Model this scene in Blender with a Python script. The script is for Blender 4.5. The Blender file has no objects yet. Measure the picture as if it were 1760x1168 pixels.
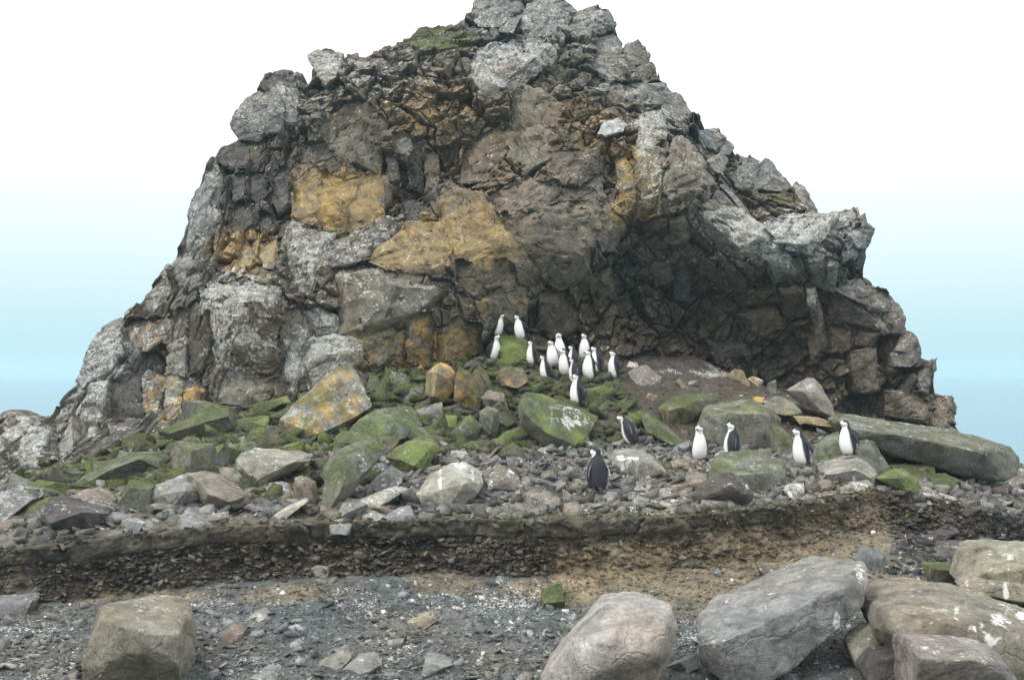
import bpy, bmesh, math, random
import numpy as np
from mathutils import Vector, Matrix

rng = np.random.default_rng(7)
random.seed(7)
SC = bpy.context.scene
COL = SC.collection

# ---------------------------------------------------------------- camera, sky, sun, exposure
EYE = 3.4
F = 1760.0            # focal length in photo pixels
CX, HOR = 880.0, 640.0
cam_d = bpy.data.cameras.new('camera')
cam = bpy.data.objects.new('camera', cam_d)
COL.objects.link(cam)
cam.location = (0, 0, EYE)
cam.rotation_euler = (math.radians(90), 0, 0)
cam_d.sensor_width = 36.0
cam_d.lens = 36.0
cam_d.shift_y = 56.0 / 1760.0
cam_d.clip_start = 0.1
cam_d.clip_end = 9000
SC.camera = cam

SUN_EL, SUN_AZ = math.radians(50), math.radians(236)
world = bpy.data.worlds.new('World')
SC.world = world
world.use_nodes = True
wn, wl = world.node_tree.nodes, world.node_tree.links
wn.clear()
w_out = wn.new('ShaderNodeOutputWorld')
w_bg = wn.new('ShaderNodeBackground')
w_bg.inputs['Strength'].default_value = 0.1
w_sky = wn.new('ShaderNodeTexSky')
w_sky.sky_type = 'NISHITA'
w_sky.sun_disc = False
w_sky.sun_elevation = SUN_EL
w_sky.sun_rotation = SUN_AZ
w_sky.dust_density = 4.0
w_tc = wn.new('ShaderNodeTexCoord')
w_sep = wn.new('ShaderNodeSeparateXYZ')
wl.new(w_tc.outputs['Generated'], w_sep.inputs[0])
w_map = wn.new('ShaderNodeMapRange')
w_map.inputs['From Min'].default_value = -0.1
w_map.inputs['From Max'].default_value = 0.9
wl.new(w_sep.outputs['Z'], w_map.inputs['Value'])
w_ramp = wn.new('ShaderNodeValToRGB')
cr = w_ramp.color_ramp
stops = [(0.0, (.27, .42, .50)), (0.09, (.33, .49, .57)), (0.10, (.37, .545, .62)), (0.123, (.43, .61, .67)), (0.18, (.55, .705, .735)), (0.235, (.68, .775, .785)),
         (0.29, (.79, .82, .82)), (0.36, (.92, .92, .92)), (0.46, (1.0, 1.0, 1.0)), (1.0, (1.0, 1.0, 1.0))]
while len(cr.elements) < len(stops):
    cr.elements.new(0.5)
for e, (p, c) in zip(cr.elements, stops):
    e.position = p
    e.color = (*c, 1)
wl.new(w_map.outputs[0], w_ramp.inputs[0])
# overcast: the cloud is brighter towards the zenith
w_gain = wn.new('ShaderNodeMapRange')
w_gain.inputs['From Min'].default_value = 0.15
w_gain.inputs['From Max'].default_value = 0.9
w_gain.inputs['To Min'].default_value = 11.0
w_gain.inputs['To Max'].default_value = 16.5
wl.new(w_sep.outputs['Z'], w_gain.inputs['Value'])
w_mul = wn.new('ShaderNodeVectorMath')
w_mul.operation = 'SCALE'
wl.new(w_ramp.outputs[0], w_mul.inputs[0])
wl.new(w_gain.outputs[0], w_mul.inputs['Scale'])
w_mix = wn.new('ShaderNodeMix')
w_mix.data_type = 'RGBA'
w_mix.inputs[0].default_value = 0.92
wl.new(w_sky.outputs[0], w_mix.inputs[6])
wl.new(w_mul.outputs[0], w_mix.inputs[7])
wl.new(w_mix.outputs[2], w_bg.inputs['Color'])
wl.new(w_bg.outputs[0], w_out.inputs['Surface'])

sun_d = bpy.data.lights.new('sun', 'SUN')
sun_d.energy = 1.5
sun_d.angle = math.radians(14)
sun_d.color = (1.0, .97, .92)
sun = bpy.data.objects.new('sun', sun_d)
COL.objects.link(sun)
# sun_rotation is measured from +Y towards +X; the lamp shines from that direction
sdir = Vector((math.sin(SUN_AZ) * math.cos(SUN_EL), math.cos(SUN_AZ) * math.cos(SUN_EL), math.sin(SUN_EL)))
sun.rotation_euler = sdir.to_track_quat('Z', 'Y').to_euler()
sun.location = (0, 0, 40)

SC.view_settings.view_transform = 'Standard'
SC.view_settings.look = 'None'
SC.view_settings.exposure = 0.36
SC.view_settings.gamma = 1.0
SC.view_settings.use_curve_mapping = False
SC.cycles.max_bounces = 5
SC.cycles.volume_bounces = 1
SC.cycles.use_denoising = True

# ---------------------------------------------------------------- helpers
def P(px, py, Y):
    return np.array([(px - CX) / F * Y, Y, EYE - (py - HOR) / F * Y])

def hash3(ix, iy, iz, s=0):
    h = (ix.astype(np.int64) * 374761393 + iy.astype(np.int64) * 668265263 + iz.astype(np.int64) * 2147483647 + s * 974634777) & 0xffffffff
    h = ((h ^ (h >> 13)) * 1274126177) & 0xffffffff
    h = ((h ^ (h >> 16)) * 2246822519) & 0xffffffff
    h = h ^ (h >> 15)
    return (h & 0xffffff).astype(np.float32) / float(0x1000000)

def vnoise(p, s=0):
    """smooth 3D value noise in -1..1"""
    p = np.asarray(p, np.float32)
    i = np.floor(p).astype(np.int64)
    f = p - i
    u = f * f * f * (f * (f * 6 - 15) + 10)
    r = 0
    for dx in (0, 1):
        wx = u[:, 0] if dx else 1 - u[:, 0]
        for dy in (0, 1):
            wy = u[:, 1] if dy else 1 - u[:, 1]
            for dz in (0, 1):
                wz = u[:, 2] if dz else 1 - u[:, 2]
                r = r + wx * wy * wz * hash3(i[:, 0] + dx, i[:, 1] + dy, i[:, 2] + dz, s)
    return r * 2 - 1

def fbm(p, octv=4, s=0, rough=.5, lac=2.03):
    a, t, tot = 1.0, 0, 0
    p = np.asarray(p, np.float32)
    for k in range(octv):
        t = t + a * vnoise(p, s + k * 17)
        tot += a
        p = p * lac + 11.7
        a *= rough
    return t / tot

def worley2(x, z, s=0):
    """jittered-grid Voronoi: F1, F2, offset to the nearest seed, random numbers of the cell"""
    ix, iz = np.floor(x).astype(np.int64), np.floor(z).astype(np.int64)
    f1 = np.full(x.shape, 9.0, np.float32); f2 = f1.copy()
    ox = np.zeros_like(f1); oz = np.zeros_like(f1)
    cx = np.zeros(x.shape, np.int64); cz = cx.copy()
    for dx in (-1, 0, 1):
        for dz in (-1, 0, 1):
            jx, jz = ix + dx, iz + dz
            sx = jx + .5 + .9 * (hash3(jx, jz, jx * 0, s) - .5)
            sz = jz + .5 + .9 * (hash3(jx, jz, jx * 0 + 1, s) - .5)
            ax, az = x - sx, z - sz
            d = np.sqrt(ax * ax + az * az)
            m = d < f1
            f2 = np.where(m, f1, np.minimum(f2, d))
            f1 = np.where(m, d, f1)
            ox = np.where(m, ax, ox); oz = np.where(m, az, oz)
            cx = np.where(m, jx, cx); cz = np.where(m, jz, cz)
    r = [hash3(cx, cz, cx * 0 + 5 + k, s) for k in range(3)]
    return f1, f2, ox, oz, r

def facet(x, z, s, slope=1.0):
    f1, f2, ox, oz, r = worley2(x, z, s)
    h = (r[0] - .5) * 2 + slope * ((r[1] - .5) * 2 * ox + (r[2] - .5) * 2 * oz)
    return h, f2 - f1

def sstep(a, b, x):
    t = np.clip((x - a) / (b - a), 0, 1)
    return t * t * (3 - 2 * t)

class RBF:
    def __init__(self, pts, vals, lin=True):
        self.p = np.asarray(pts, float); v = np.asarray(vals, float)
        n = len(self.p)
        A = np.zeros((n + 3, n + 3))
        d = np.linalg.norm(self.p[:, None] - self.p[None], axis=2)
        A[:n, :n] = -d + np.eye(n) * -0.15
        A[:n, n] = 1; A[:n, n + 1:] = self.p
        A[n:, :n] = A[:n, n:].T
        self.w = np.linalg.solve(A, np.concatenate([v, np.zeros(3)]))
    def __call__(self, x, y):
        x = np.asarray(x, float); y = np.asarray(y, float)
        sh = x.shape
        q = np.stack([x.ravel(), y.ravel()], 1)
        out = np.empty(len(q)); n = len(self.p)
        for a in range(0, len(q), 20000):
            b = q[a:a + 20000]
            d = np.linalg.norm(b[:, None] - self.p[None], axis=2)
            out[a:a + 20000] = -d @ self.w[:n] + self.w[n] + b @ self.w[n + 1:]
        return out.reshape(sh)

class GridFn:
    """a function sampled on a regular grid, read back bilinearly"""
    def __init__(self, fn, x0, x1, nx, y0, y1, ny):
        self.a = (x0, x1, nx, y0, y1, ny)
        X, Y = np.meshgrid(np.linspace(x0, x1, nx), np.linspace(y0, y1, ny))
        self.v = fn(X, Y)
    def __call__(self, x, y):
        x0, x1, nx, y0, y1, ny = self.a
        u = np.clip((np.asarray(x, float) - x0) / (x1 - x0) * (nx - 1), 0, nx - 1.001)
        v = np.clip((np.asarray(y, float) - y0) / (y1 - y0) * (ny - 1), 0, ny - 1.001)
        i, j = np.floor(u).astype(int), np.floor(v).astype(int)
        a, b = u - i, v - j
        V = self.v
        return (V[j, i] * (1 - a) + V[j, i + 1] * a) * (1 - b) + (V[j + 1, i] * (1 - a) + V[j + 1, i + 1] * a) * b

def mesh_from(name, verts, quads=None, tris=None):
    verts = np.asarray(verts, np.float32)
    me = bpy.data.meshes.new(name)
    me.vertices.add(len(verts))
    me.vertices.foreach_set('co', verts.ravel())
    fs, tot, start = [], [], []
    n = 0
    for arr, k in ((quads, 4), (tris, 3)):
        if arr is None or not len(arr):
            continue
        arr = np.asarray(arr, np.int32)
        fs.append(arr.ravel())
        start.append(n + np.arange(len(arr)) * k)
        n += arr.size
    fs = np.concatenate(fs); start = np.concatenate(start).astype(np.int32)
    me.loops.add(len(fs))
    me.loops.foreach_set('vertex_index', fs)
    me.polygons.add(len(start))
    me.polygons.foreach_set('loop_start', start)
    me.update(calc_edges=True)
    me.validate()
    return me

def add_attr(me, name, arr):
    arr = np.asarray(arr, np.float32)
    if arr.shape[1] == 3:
        arr = np.concatenate([arr, np.ones((len(arr), 1), np.float32)], 1)
    a = me.attributes.new(name, 'FLOAT_COLOR', 'POINT')
    a.data.foreach_set('color', arr.ravel())

def link(name, me, mat=None, parent=None, label=None, cat=None, group=None, kind=None):
    o = bpy.data.objects.new(name, me)
    COL.objects.link(o)
    if mat is not None and me is not None and not me.materials:
        me.materials.append(mat)
    if parent is not None:
        o.parent = parent
    if label: o['label'] = label
    if cat: o['category'] = cat
    if group: o['group'] = group
    if kind: o['kind'] = kind
    return o

# ---------------------------------------------------------------- materials
class NT:
    def __init__(self, name):
        self.m = bpy.data.materials.new(name)
        self.m.use_nodes = True
        self.t = self.m.node_tree
        self.t.nodes.clear()
    def n(self, typ, **kw):
        x = self.t.nodes.new(typ)
        for k, v in kw.items():
            setattr(x, k, v)
        return x
    def put(self, sock, v):
        if hasattr(v, 'node'):
            self.t.links.new(v, sock)
        elif isinstance(v, (tuple, list)) and len(v) == 3 and sock.type == 'RGBA':
            sock.default_value = (*v, 1)
        else:
            sock.default_value = v
    def math(self, op, a, b=0.0, c=0.0, clamp=False):
        x = self.n('ShaderNodeMath', operation=op, use_clamp=clamp)
        for s, v in zip(x.inputs, (a, b, c)):
            self.put(s, v)
        return x.outputs[0]
    def vmath(self, op, a, b=None, scale=None):
        x = self.n('ShaderNodeVectorMath', operation=op)
        self.put(x.inputs[0], a)
        if b is not None: self.put(x.inputs[1], b)
        if scale is not None: self.put(x.inputs['Scale'], scale)
        return x.outputs[0]
    def mix(self, f, a, b, blend='MIX'):
        x = self.n('ShaderNodeMix', data_type='RGBA', blend_type=blend)
        self.put(x.inputs[0], f); self.put(x.inputs[6], a); self.put(x.inputs[7], b)
        return x.outputs[2]
    def noise(self, vec, scale, detail=4, rough=.55, dist=0.0):
        x = self.n('ShaderNodeTexNoise')
        self.put(x.inputs['Vector'], vec)
        x.inputs['Scale'].default_value = scale
        x.inputs['Detail'].default_value = detail
        x.inputs['Roughness'].default_value = rough
        x.inputs['Distortion'].default_value = dist
        return x.outputs['Fac']
    def voro(self, vec, scale, feature='F1'):
        x = self.n('ShaderNodeTexVoronoi', feature=feature)
        self.put(x.inputs['Vector'], vec)
        x.inputs['Scale'].default_value = scale
        return x.outputs['Distance']
    def smooth(self, v, a, b, lo=0.0, hi=1.0):
        x = self.n('ShaderNodeMapRange', interpolation_type='SMOOTHSTEP')
        self.put(x.inputs['Value'], v)
        x.inputs['From Min'].default_value = a; x.inputs['From Max'].default_value = b
        x.inputs['To Min'].default_value = lo; x.inputs['To Max'].default_value = hi
        return x.outputs[0]
    def attr(self, name, kind):
        x = self.n('ShaderNodeAttribute', attribute_type=kind, attribute_name=name)
        return x

def rock_material(name, per_object, grain=1.0, crack=1.0, fleck=9.5, lump=1.0):
    """basalt with orange lichen, white lichen, moss and guano; amounts come from the object or from the mesh"""
    t = NT(name)
    geo = t.n('ShaderNodeNewGeometry')
    pos = geo.outputs['Position']
    nz = t.n('ShaderNodeSeparateXYZ'); t.put(nz.inputs[0], geo.outputs['Normal'])
    up = nz.outputs['Z']
    if per_object:
        tint = t.attr('tint', 'OBJECT').outputs['Color']
        cov = t.n('ShaderNodeSeparateXYZ'); t.put(cov.inputs[0], t.attr('cover', 'OBJECT').outputs['Vector'])
        a_or, a_wh, a_mo = cov.outputs
        a_gu = t.attr('guano', 'OBJECT').outputs['Fac']
    else:
        tint = t.attr('tint', 'GEOMETRY').outputs['Color']
        cov = t.n('ShaderNodeSeparateColor'); t.put(cov.inputs[0], t.attr('cover', 'GEOMETRY').outputs['Color'])
        a_or, a_wh, a_mo = cov.outputs[0], cov.outputs[1], cov.outputs[2]
        a_gu = t.attr('cover', 'GEOMETRY').outputs['Alpha']
    big = t.noise(pos, .55, 3, .5)
    mid = t.noise(pos, 3.2, 7, .62, .4)
    fine = t.noise(pos, 17, 6, .7)
    sp = t.noise(pos, 70, 3, .7)
    # base stone
    v = t.math('MULTIPLY', t.smooth(mid, .25, .75, .58, 1.35), t.smooth(fine, .25, .75, .72, 1.25))
    v = t.math('MULTIPLY', v, t.smooth(sp, .3, .7, .85, 1.15))
    base = t.vmath('SCALE', tint, scale=v)
    warm = t.vmath('MULTIPLY', base, (1.09, .985, .85))
    base = t.mix(t.smooth(big, .42, .66, 0, .75), base, warm)
    # dark water stains that run down the faces
    st_v = t.vmath('MULTIPLY', pos, (2.2, 2.2, .45))
    stain = t.smooth(t.noise(st_v, 1.6, 5, .6), .54, .70, 0, .55)
    base = t.mix(stain, base, t.vmath('SCALE', base, scale=.45))
    # pale mineral crust speckle
    crust = t.math('MULTIPLY', t.smooth(fine, .58, .70), t.smooth(mid, .45, .62))
    base = t.mix(t.math('MULTIPLY', crust, .35), base, (.36, .36, .33))
    # orange lichen
    om = t.math('ADD', t.noise(pos, 1.9, 6, .62, .6), t.math('MULTIPLY', t.math('SUBTRACT', a_or, .5), .75))
    of = t.math('MULTIPLY', t.smooth(om, .42, .68), t.smooth(a_or, .02, .12))
    of = t.math('MULTIPLY', of, t.smooth(fine, .30, .50, .35, 1))
    ocol = t.mix(t.smooth(mid, .38, .62), (.31, .195, .065), (.56, .385, .125))
    ocol = t.mix(t.smooth(big, .4, .6), ocol, (.34, .27, .15))
    c = t.mix(t.math('MULTIPLY', of, .88), base, ocol)
    # white lichen rosettes, more on ledges
    spots = t.voro(pos, 11)
    spots2 = t.voro(pos, 27)
    wm = t.math('ADD', t.math('ADD', t.noise(pos, 2.6, 6, .65), t.math('MULTIPLY', t.math('SUBTRACT', a_wh, .5), .48)), t.math('MULTIPLY', up, .12))
    wm = t.math('SUBTRACT', t.math('ADD', wm, .07), t.math('MULTIPLY', spots, .36))
    wm2 = t.math('SUBTRACT', t.math('ADD', wm, .02), t.math('MULTIPLY', spots2, .30))
    wf = t.math('MAXIMUM', t.smooth(wm, .46, .52), t.smooth(wm2, .46, .53))
    wf = t.math('MULTIPLY', wf, t.smooth(a_wh, .02, .12))
    wf = t.math('MULTIPLY', wf, t.smooth(fine, .36, .56, .12, 1))
    wf = t.math('MULTIPLY', wf, t.smooth(t.noise(pos, 34, 3, .6), .38, .56, .25, 1))
    wcol = t.mix(t.smooth(mid, .4, .65), (.44, .47, .45), (.72, .74, .71))
    c = t.mix(t.math('MULTIPLY', wf, .85), c, wcol)
    # moss
    mm = t.math('ADD', t.noise(pos, 2.1, 6, .6), t.math('MULTIPLY', t.math('SUBTRACT', a_mo, .5), .95))
    mm = t.math('ADD', mm, t.math('MULTIPLY', up, .20))
    mf = t.math('MULTIPLY', t.smooth(mm, .47, .72), t.smooth(a_mo, .02, .10))
    mf = t.math('MULTIPLY', mf, t.smooth(fine, .28, .55, .45, 1))
    mcol = t.mix(t.smooth(fine, .35, .68), (.050, .068, .022), (.145, .180, .055))
    mcol = t.mix(t.smooth(t.math('ADD', t.noise(pos, 1.3, 3), t.math('MULTIPLY', t.math('SUBTRACT', a_mo, .5), .35)), .52, .74, 0, .9), mcol, (.235, .305, .075))
    c = t.mix(t.math('MULTIPLY', mf, .86), c, mcol)
    # guano: streaks running down and splashes
    gv = t.vmath('MULTIPLY', pos, (1.0, 1.0, .16))
    g1 = t.noise(gv, 6.5, 4, .6, .5)
    g2 = t.noise(pos, fleck, 6 if fleck < 20 else 2, .75 if fleck < 20 else .5, .6 if fleck < 20 else .2)
    gm = t.math('ADD', t.math('MAXIMUM', g1, g2) if fleck < 20 else t.math('ADD', t.math('MULTIPLY', g2, .75), t.math('MULTIPLY', t.noise(pos, 2.6, 4, .6), .28)), t.math('ADD', t.math('MULTIPLY', t.math('SUBTRACT', a_gu, .5), .42), t.math('MULTIPLY', t.math('SUBTRACT', t.noise(pos, 1.15, 2), .5), .55)))
    gf = t.math('MULTIPLY', t.smooth(gm, .60, .68), t.smooth(a_gu, .02, .12))
    c = t.mix(t.math('MULTIPLY', gf, .85), c, (.74, .75, .72))
    # relief
    wv = t.n('ShaderNodeTexNoise'); t.put(wv.inputs['Vector'], pos); wv.inputs['Scale'].default_value = 1.6; wv.inputs['Detail'].default_value = 4
    ck_v = t.vmath('ADD', pos, t.vmath('SCALE', wv.outputs['Color'], scale=.7))
    ck = t.voro(t.vmath('MULTIPLY', ck_v, (1, 1, .8)), 1.5, 'DISTANCE_TO_EDGE')
    cgap = t.smooth(ck, .0, .022, 0, 1)
    ck2 = t.voro(t.vmath('MULTIPLY', ck_v, (.8, 1, 1.3)), 4.1, 'DISTANCE_TO_EDGE')
    cgap2 = t.smooth(ck2, .0, .035, 0, 1)
    h = t.math('ADD', t.math('MULTIPLY', mid, lump), t.math('MULTIPLY', fine, .55 * grain))
    h = t.math('ADD', h, t.math('MULTIPLY', sp, .16 * grain))
    h = t.math('ADD', h, t.math('MULTIPLY', cgap, .35 * crack))
    h = t.math('ADD', h, t.math('MULTIPLY', cgap2, .10 * crack))
    h = t.math('ADD', h, t.math('MULTIPLY', wf, .05))
    h = t.math('ADD', h, t.math('MULTIPLY', t.math('MULTIPLY', mf, fine), .6))
    b = t.n('ShaderNodeBump')
    b.inputs['Strength'].default_value = .85
    b.inputs['Distance'].default_value = .085
    t.put(b.inputs['Height'], h)
    bs = t.n('ShaderNodeBsdfPrincipled')
    t.put(bs.inputs['Base Color'], c)
    bs.inputs['Roughness'].default_value = .88
    bs.inputs['Specular IOR Level'].default_value = .25
    t.put(bs.inputs['Normal'], b.outputs[0])
    o = t.n('ShaderNodeOutputMaterial')
    t.t.links.new(bs.outputs[0], o.inputs[0])
    return t.m

M_ROCK = rock_material('weathered basalt', True, grain=.8, crack=.5, lump=.6)
M_CLIFF = rock_material('cliff basalt', False, lump=.5)
M_BOULDER = rock_material('splashed basalt', False, grain=.8, crack=.5, lump=.45)
M_GROUND = rock_material('gravel and earth', False, grain=1.6, crack=0.0, fleck=30)

def plain(name, col, rough=.6, bump=0.0, scale=40):
    t = NT(name)
    bs = t.n('ShaderNodeBsdfPrincipled')
    geo = t.n('ShaderNodeNewGeometry')
    nn = t.noise(geo.outputs['Position'], scale, 4)
    t.put(bs.inputs['Base Color'], t.vmath('SCALE', col, scale=t.smooth(nn, .3, .7, .85, 1.12)))
    bs.inputs['Roughness'].default_value = rough
    o = t.n('ShaderNodeOutputMaterial')
    t.t.links.new(bs.outputs[0], o.inputs[0])
    return t.m

def sea_material():
    t = NT('sea water')
    geo = t.n('ShaderNodeNewGeometry')
    bs = t.n('ShaderNodeBsdfPrincipled')
    bs.inputs['Base Color'].default_value = (.07, .20, .27, 1)
    bs.inputs['Roughness'].default_value = .22
    bs.inputs['IOR'].default_value = 1.33
    n1 = t.noise(t.vmath('MULTIPLY', geo.outputs['Position'], (.5, 1, 1)), .35, 5, .6)
    b = t.n('ShaderNodeBump'); b.inputs['Strength'].default_value = .35; b.inputs['Distance'].default_value = .4
    t.put(b.inputs['Height'], n1)
    t.put(bs.inputs['Normal'], b.outputs[0])
    o = t.n('ShaderNodeOutputMaterial')
    t.t.links.new(bs.outputs[0], o.inputs[0])
    return t.m
M_SEA = sea_material()

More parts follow.
